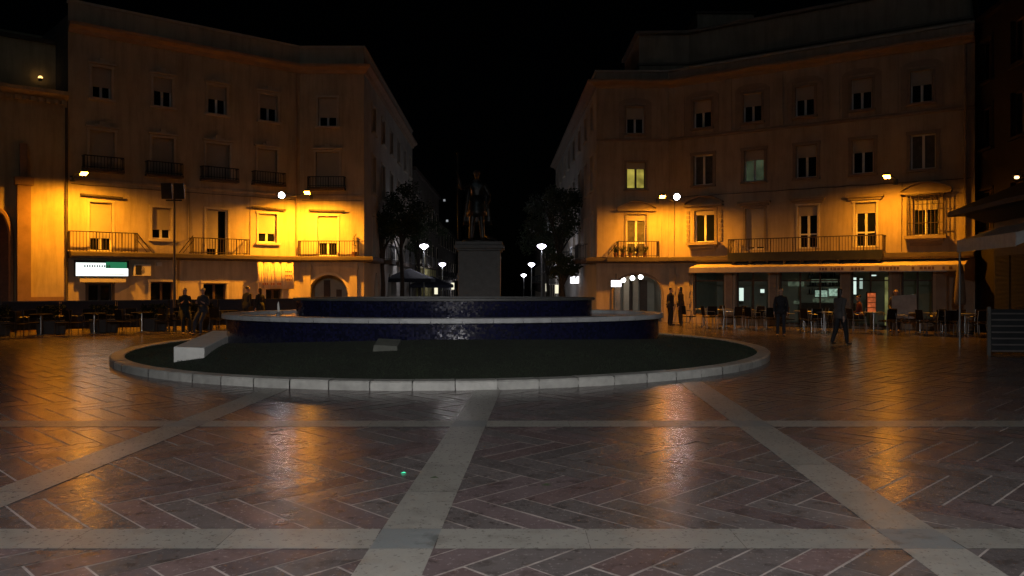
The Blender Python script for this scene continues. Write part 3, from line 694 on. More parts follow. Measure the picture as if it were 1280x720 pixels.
for i, o in enumerate(m1):
    w = window(r2, o, RB, .28 if i else .12, sill=False, hood='ped', surround='trim_r', sur=.12)
    u0,u1,z0,z1 = o; g = MB(); e = .16
    for k in range(3): r2.box(g, u0-e-.10+.09*k, u1+e+.10-.09*k, 0, .36-.09*k, z0-.12-.13*k, z0-.002-.13*k)
    sl = g.build('sill_bracket', M['trim_r'], w)
    if i:      # projecting iron window grille
        gr = MB(); n = 9
        for k in range(n+1):
            u = u0-e+(u1-u0+2*e)*k/n; r2.box(gr, u-.011, u+.011, .30, .322, z0, z1+.12)
        for z in (z0+.02, z0+.45, z1-.25, z1+.10): r2.box(gr, u0-e, u1+e, .296, .326, z, z+.025)
        for u in (u0-e, u1+e):
            for vv in (.08,.18): r2.box(gr, u-.01, u+.01, vv, vv+.02, z0, z1+.12)
            for z in (z0+.02, z1+.10): r2.box(gr, u-.012, u+.012, 0, .295, z, z+.025)
        r2.box(gr, u0-e-.05, u1+e+.05, 0, .36, z1+.128, z1+.16)
        gr.build('grille', M['iron_r'], w)
    else:
        gr = MB()
        for sgn, u in ((-1,u0-.28),(1,u1+.28)):
            for k in range(7): r2.box(gr, u-.07, u+.07, 0, .06, z0+.05+k*.2, z0+.19+k*.2)
        gr.build('quoins', M['trim_r'], w)
lb = MB(); a, c = r2.u_of(917), r2.u_of(1108)
r2.box(lb, a, c, .522, .74, 2.72, 2.90); lbo = lb.build('balcony', M['iron'], RB)
lb = MB(); r2.box(lb, a+.02, c-.02, .742, .80, 2.66, 3.02); lb.build('dark_strip', M['kiosk_wall'], lbo)  # plain dark strip added to deepen the dark band along the balcony
railing(r2, a+.02, c-.02, .71, 2.902, 3.60, lbo)
g = MB()
for k in range(9): u = a+.2+(c-a-.4)*k/8; r2.box(g, u-.06, u+.06, .0, .62, 2.46, 2.655)
g.build('balcony_bracket', M['slab'], RB)
g = MB(); a1, c1_ = r1.u_of(757), r1.u_of(821)
r1.box(g, a1, c1_, .522, .60, 2.72, 2.90); bo = g.build('balcony', M['slab'], RB); railing(r1, a1+.5, c1_, .56, 2.902, 3.62, bo)
g = MB(); g.tube([r1.P(a1+.5,.56,3.6), r1.P(a1+.05,.56,3.0)], .018, 6); g.build('rail_brace', M['iron_r'], bo)
# attic storey set back, stair tower
g = MB(); at = [(6.2,44),(6.2,39.0),(8.6,38.9),(18.4,32.1),(22,38)]
for p, q in zip(at[:-1], at[1:]): g.quad((p[0],p[1],zr),(q[0],q[1],zr),(q[0],q[1],13.85),(p[0],p[1],13.85))
g.poly([(x,y,13.85) for x, y in at]); g.build('attic', M['plaster_r'], RB)
sweep(at, [(0,13.85),(.18,13.87),(.18,14.0),(-.2,14.0)]).build('attic_cornice', M['trim_r'], RB)
sweep(at, [(0,12.35),(.07,12.37),(.07,12.47),(0,12.5)]).build('attic_course', M['trim_r'], RB)
g = MB(); g.box(9.5, 12.4, 41, 44, 13.0, 15.55); g.build('stair_tower', M['plaster_r'], RB)
g = MB(); g.box(9.4, 12.5, 40.9, 44.1, 15.552, 15.65); g.build('tower_cap', M['slab'], RB)
g = MB()
pts = [r2.P(.1+(r2.len-.2)*q/20, .03+.015*math.sin(q*2), 5.62-.04*abs(math.sin(q*1.7))) for q in range(21)]; g.tube(pts, .012, 5, False)
for px in (843, 1127): u = r2.u_of(px); g.tube([r2.P(u,.03,2.95), r2.P(u+.02,.03,5.6)], .011, 5, False)
g.build('cables', M['iron_r'], RB)
g = MB(); u = r2.len-.3; g.tube([r2.P(u,.08,3.0), r2.P(u,.08,RT-.75)], .045, 8); g.build('downpipe', M['trim_r'], RB)
# arcade at the corner
ra0, ra1 = rarch[0]-.5, rarch[1]+.25
g = MB()
g.quad(r1.P(ra0,-3.5,0),r1.P(ra1,-3.5,0),r1.P(ra1,-3.5,2.6),r1.P(ra0,-3.5,2.6)); g.quad(r1.P(ra0,-.4,0),r1.P(ra0,-3.5,0),r1.P(ra0,-3.5,2.6),r1.P(ra0,-.4,2.6)); g.quad(r1.P(ra1,-3.5,0),r1.P(ra1,-.4,0),r1.P(ra1,-.4,2.6),r1.P(ra1,-3.5,2.6)); g.quad(r1.P(ra0,-.4,2.6),r1.P(ra0,-3.5,2.6),r1.P(ra1,-3.5,2.6),r1.P(ra1,-.4,2.6))
g.build('arcade', M['interior'], RB)
g = MB(); f = r1
for px, v in ((775,-1.0),(790,-1.9),(806,-2.8)):
    u = f.u_of(px); f.box(g, u-.13, u+.13, v-.13, v+.13, 0, 2.0); f.box(g, u-.17, u+.17, v-.17, v+.17, 2.002, 2.1)
g.build('columns', M['trim'], RB)
g = MB(); f.box(g, f.u_of(800), f.u_of(808), -3.48, -3.4, 0, 1.95); f.box(g, f.u_of(815), f.u_of(825), -3.48, -3.4, 0, 1.9); g.build('door', M['brown_wood'], RB)
g = MB(); uc = (rarch[0]+rarch[1])/2; rr = (rarch[1]-rarch[0])/2; h = rarch[3]-rarch[5]
pr = [(uc-rr, 0)]+[(uc-rr*math.cos(math.pi*q/18), rarch[5]+h*math.sin(math.pi*q/18)) for q in range(19)]+[(uc+rr, 0)]
g.tube([r1.P(a_,.02,z) for a_, z in pr], .06, 6); g.build('archivolt', M['trim_r'], RB)
for k, (px, py, v) in enumerate(((782,350,-.7),(793.5,347.5,-.7),(804,346,-.7))):
    LG = thing('globe_lamp', ('left','middle','right')[k]+' one of the three white globe lamps in the arch by the corner', 'lamp', r1.P(r1.u_of(px), v, r1.z_of(px,py)), group='white globe lamps under the arch')
    p = LG.location; g = MB()
    g.lathe([(0.001,.11),(.06,.095),(.10,.045),(.11,0),(.10,-.045),(.06,-.095),(.001,-.11)], 0, 0, 16); g.build('globe', M['globe'], LG, world=False, smooth=True)
    g = MB(); g.tube([(0,0,.11),(0,0,2.6-p.z)], .012, 6); g.build('hanger', M['iron'], LG, world=False)
def box_sign(name, label, px0, px1, py0, py1, Y, m):
    a = gpt(px0, Y, py=py1); c = gpt(px1, Y, py=py0)
    T = thing(name, label, 'sign', ((a.x+c.x)/2, Y, a.z)); g = MB(); g.box(a.x, c.x, Y, Y+.12, a.z, c.z); g.build('casing', M['lamp_body'], T)
    g = MB(); g.box(a.x+.02, c.x-.02, Y-.012, Y-.001, a.z+.02, c.z-.02); g.build('face', M[m], T)
    g = MB(); g.box((a.x+c.x)/2-.02, (a.x+c.x)/2+.02, Y+.04, Y+.08, c.z+.001, c.z+.28); g.build('bracket', M['iron'], T)
    return T
box_sign('shop_sign', 'small white lit box sign at the left of the arch', 763.5, 777, 350, 359, 35.2, 'sign_shop')
T = box_sign('shop_sign', 'white lit rectangular shop sign in the dark street', 712.5, 732, 345, 354.5, 44, 'sign_shop')
g = MB(); g.tube([(3.4,44.06,2.05),(3.75,44.06,2.05)], .03, 6); g.build('arm', M['iron'], T)
def upx(f, px, v):
    u = f.u_of(px)
    for _ in range(8):
        q = f.P(u, v, 0); u -= ((q.x/q.y*F+CX)-px)/F*q.y
    return u
def zpx(f, px, py, v): q = f.P(upx(f, px, v), v, 0); return EYE+(HY-py)/F*q.y
# cafe canopy and shop fronts
a, c = upx(r2,861,1.35), upx(r2,1206,1.35)
CAN = thing('cafe_awning', 'long pale canvas awning with illegible dark lettering over the cafe windows', 'awning', r2.P((a+c)/2, .5, 2.3))
g = MB()
P = r2.P; zt_, zo, zv = 2.64, 2.40, 2.20; vo = 1.35
g.hexa([P(a,vo,zo-.02),P(c,vo,zo-.02),P(c,.0,zt_-.02),P(a,.0,zt_-.02),P(a,vo,zo),P(c,vo,zo),P(c,.0,zt_),P(a,.0,zt_)])
g.build('canvas', M['awning_pale'], CAN)
g = MB(); r2.box(g, a, c, vo+.001, vo+.012, zv, zo+.01); val = g.build('valance', M['awning_pale'], CAN)
g = MB(); random.seed(3)
u = a+(c-a)*.52
while u < c-.4:
    wd = random.uniform(.05,.11)
    if random.random() < .72: r2.box(g, u, u+wd, vo+.0125, vo+.016, zv+.05, zo-.05)
    u += wd+.035
g.build('lettering', mat('faded_brown_lettering', (.24,.13,.09), .8), val)
g = MB(); r2.box(g, a, c, vo-.05, vo-.002, zv-.03, zv+.02); g.build('front_bar', M['steel'], CAN)
for i, o in enumerate(sh):
    u0,u1,z0,z1 = o[:4]; n = {0:1,1:2,2:3,3:2,4:2}[i]
    fr = MB(); v0, v1 = -.28, -.22
    for k in range(n+1):
        u = u0+(u1-u0-.06)*k/n; r2.box(fr, u, u+.06, v0, v1, z0, z1)
    for k in range(n):
        ua, ub = u0+(u1-u0-.06)*k/n+.061, u0+(u1-u0-.06)*(k+1)/n-.001
        r2.box(fr, ua, ub, v0, v1, z0, z0+.06); r2.box(fr, ua, ub, v0, v1, z1-.06, z1); r2.box(fr, ua, ub, v0, v1, z1-.45, z1-.40)
    w = fr.build('shop_window', M['brown_wood'], RB)
    g = MB(); r2.quad(g, u0, u1, v0+.02, z0, z1); g.build('pane', M['glass'], w)
# bar interior
g = MB(); i0, i1 = r2.u_of(864), r2.u_of(1168); bk = -3.2
g.quad(P(i0,bk,0),P(i1,bk,0),P(i1,bk,2.6),P(i0,bk,2.6)); g.quad(P(i0,-.3,0),P(i0,bk,0),P(i0,bk,2.6),P(i0,-.3,2.6)); g.quad(P(i1,bk,0),P(i1,-.3,0),P(i1,-.3,2.6),P(i1,bk,2.6)); g.quad(P(i0,-.3,2.6),P(i0,bk,2.6),P(i1,bk,2.6),P(i1,-.3,2.6))
g.build('cafe_interior', M['interior'], RB)
g = MB(); g.quad(P(i0,-.3,.03),P(i1,-.3,.03),P(i1,bk,.03),P(i0,bk,.03)); g.build('cafe_floor', M['floor_in'], RB)
BAR = thing('bar_counter', 'dark bar counter with glowing bottle shelves seen through the cafe window', 'bar counter', P(r2.u_of(1015),-2.4,0))
g = MB(); ba, bb = r2.u_of(985), r2.u_of(1052); r2.box(g, ba, bb, -2.5, -2.0, .03, .90); g.build('counter', M['brown_wood'], BAR)
g = MB(); r2.box(g, ba, bb, -3.18, -2.95, 1.25, 1.29); r2.box(g, ba, bb, -3.18, -2.95, 1.6, 1.64); r2.box(g, ba, bb, -3.18, -2.95, 1.95, 1.99); g.build('shelves', M['brown_wood'], BAR)
g = MB()
for row_z in (1.291, 1.641, 1.991):
    for k in range(22):
        if random.random() < .8:
            p = P(ba+.1+k*(bb-ba-.2)/22+random.uniform(-.02,.02), -3.05, 0); hh = random.uniform(.18,.27)
            g.lathe([(.001,row_z),(.033,row_z),(.033,row_z+hh*.6),(.012,row_z+hh*.75),(.012,row_z+hh),(.001,row_z+hh)], p.x, p.y, 6)
g.build('bottles', M['dark_glass'], BAR)
def glow(name, label, px0, px1, py0, py1, v, m, cat='light'):
    g = MB(); u0, u1 = upx(r2,px0,v), upx(r2,px1,v); z0 = zpx(r2,(px0+px1)/2, py1, v); z1 = zpx(r2,(px0+px1)/2, py0, v)
    r2.box(g, u0, u1, v-.05, v, z0, z1); return tag(g.build(name, M[m]), label, cat)
M['tube'] = emis('white_tube', (.85,1,.92), 1.1); M['tube_dim'] = emis('dim_white_tube', (.8,1,.9), .5)
for (pa, pb, ya, yb, mm, nm) in ((1019,1034,363,371,'bar_lit','lit_panel'),(1036,1047,361,370,'bar_lit','lit_panel'),(1014,1047,349,353,'bar_dim','lit_shelf'),(1016,1046,373,378,'bar_dim','lit_shelf'),(985,1005,352,358,'bar_dim','lit_shelf'),(992,1000,376,380,'bar_dim','lit_shelf')):
    g = MB(); v_ = -2.9; r2.box(g, upx(r2,pa,v_), upx(r2,pb,v_), v_-.02, v_, zpx(r2,(pa+pb)/2,yb,v_), zpx(r2,(pa+pb)/2,ya,v_)); g.build(nm, M[mm], BAR)
g = MB(); p_ = P(upx(r2,1028,-2.2),-2.2,0)
glow('display_light', 'narrow white lit display seen in the second cafe window', 924, 929, 360, 376, -.9, 'tube')
glow('wall_light', 'small round-looking white wall light inside the second cafe window', 950.5, 955, 361.5, 366, -1.2, 'tube')
glow('display_light', 'tall white lit strip just inside the cafe doorway on its left', 1066.5, 1070, 347, 368, -.9, 'tube')
glow('display_light', 'dimmer white strip inside the cafe doorway beside the tall one', 1074.5, 1078, 348, 361, -1.6, 'tube_dim')
glow('display_light', 'small pale strip light behind the last cafe window', 1140, 1142.5, 368, 376, -.8, 'tube_dim')
glow('ceiling_light', 'flat white ceiling light inside the cafe doorway', 1089, 1095, 343.5, 345, -.9, 'tube')
g = MB(); r2.box(g, r2.u_of(1097), r2.u_of(1108), -1.6, -1.5, .03, r2.z_of(1102,346)); tag(g.build('glowing_column', M['lemon_glow']), 'lemon coloured column inside the cafe doorway, glowing by its own material', 'column')
MN = thing('menu_stand', 'glowing orange menu stand in the cafe doorway', 'menu stand', P(r2.u_of(1094.5),.9,0))
p = MN.location; g = MB(); g.box(-.17,.17,-.05,.05,.62,1.42); g.build('box', M['brown_wood'], MN, world=False)
g = MB()
for k in range(4): g.box(-.15,.15,-.06,-.051,.66+.185*k,.82+.185*k)
g.build('lit_face', M['menu_lit'], MN, world=False)
g = MB(); g.box(-.03,.03,-.03,.03,.05,.62); g.box(-.18,.18,-.15,.15,0,.05); g.build('foot', M['steel'], MN, world=False)
for k, px in enumerate((912, 967, 1057, 1120)):
    g = MB(); u = r2.u_of(px); r2.box(g, u-.14, u+.14, 0, .07, 0, 2.26); g.build('pilaster', M['trim_r'], RB)
g = MB(); r2.box(g, r2.u_of(1170), r2.len-.05, 0, .05, 0, 2.26); g.build('panelled_wall', M['panel_r'], RB)
for px in (836.5, 862):
    g = MB(); f = r2 if px > 836.6 else r2; u = max(.05, r2.u_of(px)-.25)
    for k in range(9): r2.box(g, u, u+(.32 if k % 2 else .26), 0, .06, .02+.27*k, .275+.27*k)
    g.build('quoins', M['plaster_r'], RB)
for k in range(5):
    px = 768+k*9; p = r1.P(r1.u_of(px), .40, 2.92)
    PT = thing('potted_plant', ('first','second','third','fourth','fifth')[k]+' potted plant from the left behind the corner balcony railing', 'plant', p, group='pots on the corner balcony')
    g = MB(); g.lathe([(.001,.003),(.07,.003),(.10,.16),(.08,.16),(.001,.14)], 0,0,10); g.build('pot', M['clay'], PT, world=False)
    g = MB()
    for j in range(70):
        a_ = random.random()*6.28; q = Vector((0,0,.15)); d = Vector((math.cos(a_)*random.uniform(.1,1),math.sin(a_)*random.uniform(.1,1),random.uniform(.3,1.3)))*.17; q = q+d*random.uniform(0,1); s_ = Vector((-math.sin(a_),math.cos(a_),0))*.022
        g.poly([q, q+d*.5+s_, q+d, q+d*.5-s_])
    g.build('foliage', M['pot_leaf'], PT, world=False)

# ------------------------------------------------------------------ dark building at the right edge
DB = thing('dark_building', 'unlit dark brown building at the right edge behind the kiosk', 'building', (17.4,29.0,0))
f4 = Fac((17.35,30.5), (15.9,22.0))
do = [(1.2,2.3,z,z+1.5) for z in (3.6,6.6,9.0)]+[(3.8,4.9,z,z+1.5) for z in (3.6,6.6,9.0)]+[(6.2,7.2,z,z+1.5) for z in (3.6,6.6,9.0)]
wall(f4, 0, f4.len, 0, 11.2, do).build('wall', M['brick_dark'], DB)
for o in do: window(f4, o, DB, 0, frame='brown_wood', surround='brick_dark')
g = MB(); g.box(17.4,26,22.1,30.4,0,11.0); g.build('rear_block', M['brick_dark'], DB)
g = MB(); f4.box(g, 0, f4.len, -.3, .2, 11.2, 11.38); g.build('cornice', M['brick_dark'], DB)

# ------------------------------------------------------------------ houses down the street and beyond
def house(name, label, x0, x1, y0, y1, top, m, side, lit=None):
    T = thing(name, label, 'building', ((x0+x1)/2, y0, gz(y0)))
    zb = gz(y1)-.5
    g = MB(); g.box(x0, x1, y0, y1, zb, top); g.build('wall', M[m], T)
    f = Fac((x1,y0),(x1,y1)) if side < 0 else Fac((x0,y1),(x0,y0))
    n = int((y1-y0)/3.4); z = gz(y0)+.2; fl = 0
    while z+2.4 < top:
        for k in range(n):
            u = (k+.5)*(y1-y0)/n-.5; w = MB(); f.box(w, u-.1, u+1.1, .0, .05, z+.7, z+2.5); wo = w.build('window', M['trim'], T)
            w = MB(); f.box(w, u, u+1, .051, .055, z+.8, z+2.4)
            w.build('pane', M[lit] if (lit and fl < 1 and k < 3) else M['dark_glass'], wo)
            if fl == 1:
                w = MB(); f.box(w, u-.3, u+1.3, 0, .5, z+.42, z+.55); bo = w.build('balcony', M['slab'], T); railing(f, u-.28, u+1.28, .46, z+.552, z+1.3, bo, 'iron', step=.2)
        z += 3.1; fl += 1
    g = MB(); g.box(x0-.2, x1+.2, y0-.15, y1, top, top+.25); g.build('cornice', M['slab'], T)
    return T
house('town_house', 'lower pale house beyond the left corner building, lit yellow by a street lamp', -20, -6.95, 56.3, 76, 9.7, 'far_wall', -1)
house('town_house', 'dark third house far down the left side of the street', -20, -7.2, 76.3, 104, 7.4, 'far_wall', -1)
house('town_house', 'dark lower house beyond the long building on the right of the street', 3.4, 18, 62.3, 84, 8.6, 'far_wall', 1)
house('town_house', 'dark farthest house on the right side of the street', 3.2, 18, 84.3, 112, 6.8, 'far_wall', 1)
T = thing('tower_block', 'unlit distant tower with two tiny lit windows at the end of the street', 'building', (-9,150,gz(150)))
g = MB(); g.box(-14.2,-9.5,150,162,-7,20); g.build('wall', mat('night_wall',(.02,.018,.016),.9), T)
for px, py in ((555.5,250.5),(559,276)):
    p = gpt(px,150,py=py); g = MB(); g.box(p.x-.2,p.x+.2,149.93,149.99,p.z-.2,p.z+.2); g.build('window', M['lit_far'], T)
for px, py, Y, lab in ((684,358.5,62,'small bright shop window low on the right of the street'),(696,360.5,56,'small warm shop window beside the brightest one in the street'),(566,357,70,'tiny white shop window by the farthest left lamp'),(545,362,60,'small pale shop window low on the left of the street'),(527,349,58,'narrow lit window behind the nearest left street lamp')):
    p = gpt(px,Y,py=py); g = MB(); g.box(p.x-.12,p.x+.12,Y,Y+.1,p.z-.35,p.z+.25); tag(g.build('lit_shop_window', M['sign_cream']), lab, 'window')
g = MB(); f5 = Fac((-6.9,57.5),(-7.1,74))
YF = thing('lit_house_front', 'yellow-lit arcaded shop front on the left of the street', 'shop front', (-6.95,57.5,gz(57.5)))
for k in range(9):
    u = .3+k*1.75; f5.box(g, u, u+.35, .0, .18, -1.6, 2.9)
g.build('pilasters', mat('yellow_render',(.55,.50,.22),.8), YF)
g = MB(); f5.box(g, 0, 16, .0, .03, -1.6, 4.0); g.build('wall', mat('lemon_render',(.45,.42,.20),.8), YF)
g = MB()
for k in range(8): u = .75+k*1.75; f5.box(g, u, u+1.2, .031, .04, -1.5, 1.0)
g.build('doors', M['dark_glass'], YF)

# ------------------------------------------------------------------ fountain
FO = thing('fountain', 'wide round fountain with two blue mosaic tiers and white stone kerb', 'fountain', FC)
k = MB(); n = 72
for i in range(n):
    a0 = 2*math.pi*i/n+.0012; a1 = 2*math.pi*(i+1)/n-.0012; jr = random.uniform(-.006,.006); jz = random.uniform(-.004,.004)
    pr = [(7.70+jr,-.02),(8.0+jr,-.02),(8.0+jr,.13+jz),(7.975+jr,.155+jz),(7.72+jr,.16+jz),(7.70+jr,.14+jz)]
    b0 = len(k.f); k.lathe(pr, FC.x, FC.y, 4, a0, a1, close=True); nf = len(k.f)-b0
    v = random.uniform(.8,1.12); k.c += [(v,v,v*.97,1)]*nf
k.build('kerb', M['kerb'], FO)
EC = Vector((-1.57, 18.6, 0))
def oval(mb, prof, n=112, a0=0, a1=2*math.pi, close=False):
    """profile (half width a, half depth b, z) swept round an oval basin"""
    full = abs(a1-a0-2*math.pi) < 1e-6; m = n if full else n+1; base = len(mb.v); k = len(prof)
    for i in range(m):
        a = a0+(a1-a0)*i/n
        for (ra, rb, z) in prof: mb.v.append((EC.x+ra*math.cos(a), EC.y+rb*math.sin(a), z))
    for i in range(n):
        j2 = (i+1) % m
        for q in range(k if close else k-1):
            w_ = (q+1) % k; mb.f.append((base+i*k+q, base+j2*k+q, base+j2*k+w_, base+i*k+w_))
LA_, LB_ = 4.95, 3.05; UA, UB = 3.42, 1.55
g = MB(); oval(g, [(LA_,LB_,.30),(LA_,LB_,1.0)]); g.build('lower_wall', M['mosaic'], FO, smooth=True)
g = MB(); nn = 52
for i in range(nn):
    a0 = 2*math.pi*i/nn+.0009; a1 = 2*math.pi*(i+1)/nn-.0009; b0 = len(g.f)
    oval(g, [(LA_-.28,LB_-.28,.97),(LA_+.09,LB_+.09,.965),(LA_+.11,LB_+.11,.975),(LA_+.11,LB_+.11,1.06),(LA_+.09,LB_+.09,1.07),(LA_-.28,LB_-.28,1.07)], 4, a0, a1, True); v = random.uniform(.88,1.08); g.c += [(v,v,v,1)]*(len(g.f)-b0)
g.build('ledge', M['ledge'], FO)
g = MB(); oval(g, [(UA-.05,UB-.05,1.0),(LA_-.2,LB_-.2,1.0)]); g.build('lower_water', M['water'], FO)
g = MB(); oval(g, [(UA,UB,.9),(UA,UB,1.385)]); g.build('upper_wall', M['mosaic'], FO, smooth=True)
g = MB(); oval(g, [(UA-.2,UB-.2,1.365),(UA+.06,UB+.06,1.365),(UA+.07,UB+.07,1.375),(UA+.07,UB+.07,1.415),(UA+.06,UB+.06,1.42),(UA-.2,UB-.2,1.42)], close=True)
g.c = [(.17,.17,.16,1)]*len(g.f); g.build('upper_rim', M['ledge'], FO)
g = MB(); oval(g, [(.01,.01,1.37),(UA-.15,UB-.15,1.37)]); g.build('upper_water', M['water'], FO)
# low nozzle with a short jet
def jet(px, Y, z, label):
    p = gpt(px, Y, z); T = thing('water_jet', label, 'water jet', p, group=None)
    g = MB(); g.lathe([(.001,0),(.05,0),(.05,.06),(.02,.10),(.001,.10)],0,0,10); g.build('nozzle', M['steel'], T, world=False)
    g = MB(); g.tube([(0,0,.1),(.003,0,.18),(-.004,0,.27),(.002,0,.33)], [.022,.028,.020,.006], 8); g.build('jet', M['white_paint'], T, world=False)
jet(348, 18.2, 1.0, 'short white water jet at the left end of the upper pool')
# mound of grass
def mtop(a): return .46+.20*max(0, -math.sin(a))-.10*max(0,-math.cos(a))
def mpt(a, t_):                               # t 0 at the kerb, 1 at the basin wall
    x0, y0 = FC.x+7.71*math.cos(a), FC.y+7.71*math.sin(a); x1, y1 = EC.x+(LA_-.03)*math.cos(a), EC.y+(LB_-.03)*math.sin(a)
    return (x0+(x1-x0)*t_, y0+(y1-y0)*t_, .11+(mtop(a)-.11)*t_**.85)
g = MB(); na, nt_ = 120, 10
for i in range(na):
    for q in range(nt_+1): g.v.append(mpt(2*math.pi*i/na, q/nt_))
for i in range(na):
    j2 = (i+1) % na
    for q in range(nt_): g.f.append((i*(nt_+1)+q, j2*(nt_+1)+q, j2*(nt_+1)+q+1, i*(nt_+1)+q+1))
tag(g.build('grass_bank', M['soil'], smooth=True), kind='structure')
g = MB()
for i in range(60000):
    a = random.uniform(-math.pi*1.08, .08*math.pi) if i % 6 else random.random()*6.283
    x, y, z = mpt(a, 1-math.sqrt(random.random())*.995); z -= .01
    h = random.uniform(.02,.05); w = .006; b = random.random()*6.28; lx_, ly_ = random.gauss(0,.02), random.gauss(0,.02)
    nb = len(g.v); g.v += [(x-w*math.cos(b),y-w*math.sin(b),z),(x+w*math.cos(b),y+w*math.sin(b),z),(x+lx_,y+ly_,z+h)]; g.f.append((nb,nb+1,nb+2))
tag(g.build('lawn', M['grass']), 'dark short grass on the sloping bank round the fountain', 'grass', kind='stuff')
# white stone block lying on the left of the bank, and the low slab near the middle
SB = MB(); SB.hexa([(-6.60,15.6,.10),(-6.00,15.6,.10),(-6.40,18.75,.20),(-7.02,18.75,.20),(-6.60,15.6,.51),(-6.00,15.6,.49),(-6.40,18.75,.63),(-7.02,18.75,.64)])
M['block'] = mat('white_stone_block', (.62,.62,.58), .6, .10, 4, bump=.003)
tag(SB.build('stone_bench', M['block'], bevel=.015), 'long white stone block lying on the left side of the grass bank', 'stone block')
p = gpt(482, 15.0, .60); g = MB(); g.hexa([(p.x-.24,14.85,.36),(p.x+.24,14.85,.36),(p.x+.26,15.25,.42),(p.x-.22,15.25,.42),(p.x-.20,14.87,.60),(p.x+.24,14.87,.58),(p.x+.26,15.25,.68),(p.x-.18,15.25,.70)])
M['slabg'] = mat('mossy_slab', (.075,.08,.065), .8, .2, 6, bump=.004)
tag(g.build('stone_slab', M['slabg'], bevel=.01), 'small grey mossy slab set in the grass below the pool wall', 'stone slab')

# ------------------------------------------------------------------ skinned figures
def skin_obj(name, chains, m, parent, sub=2, extra=None):
    """chains: list of (points, radii, parent_vertex or None). Returns an object with live Skin + Subdivision."""
    vs, es, rs, roots = [], [], [], []
    for ch in chains:
        pts, rad = ch[0], ch[1]; link = ch[2] if len(ch) > 2 else None
        st = len(vs)
        for i, p in enumerate(pts):
            vs.append(tuple(p)); rr_ = rad[i]; rs.append(rr_ if isinstance(rr_, tuple) else (rr_, rr_))
            if i: es.append((st+i-1, st+i))
        if link is None: roots.append(st)
        else: es.append((link, st))
    me = bpy.data.meshes.new(name); me.from_pydata(vs, es, []); me.materials.append(m)
    o = bpy.data.objects.new(name, me); C.objects.link(o); o.parent = parent
    md = o.modifiers.new('skin', 'SKIN'); md.use_smooth_shade = True
    if not me.skin_vertices: 
        me.attributes
    sv = me.skin_vertices[0].data if me.skin_vertices else None
    if sv is None:
        raise RuntimeError('no skin layer')
    for i, r in enumerate(rs): sv[i].radius = r; sv[i].use_root = i in roots
    sb = o.modifiers.new('sub', 'SUBSURF'); sb.levels = sub; sb.render_levels = sub
    return o

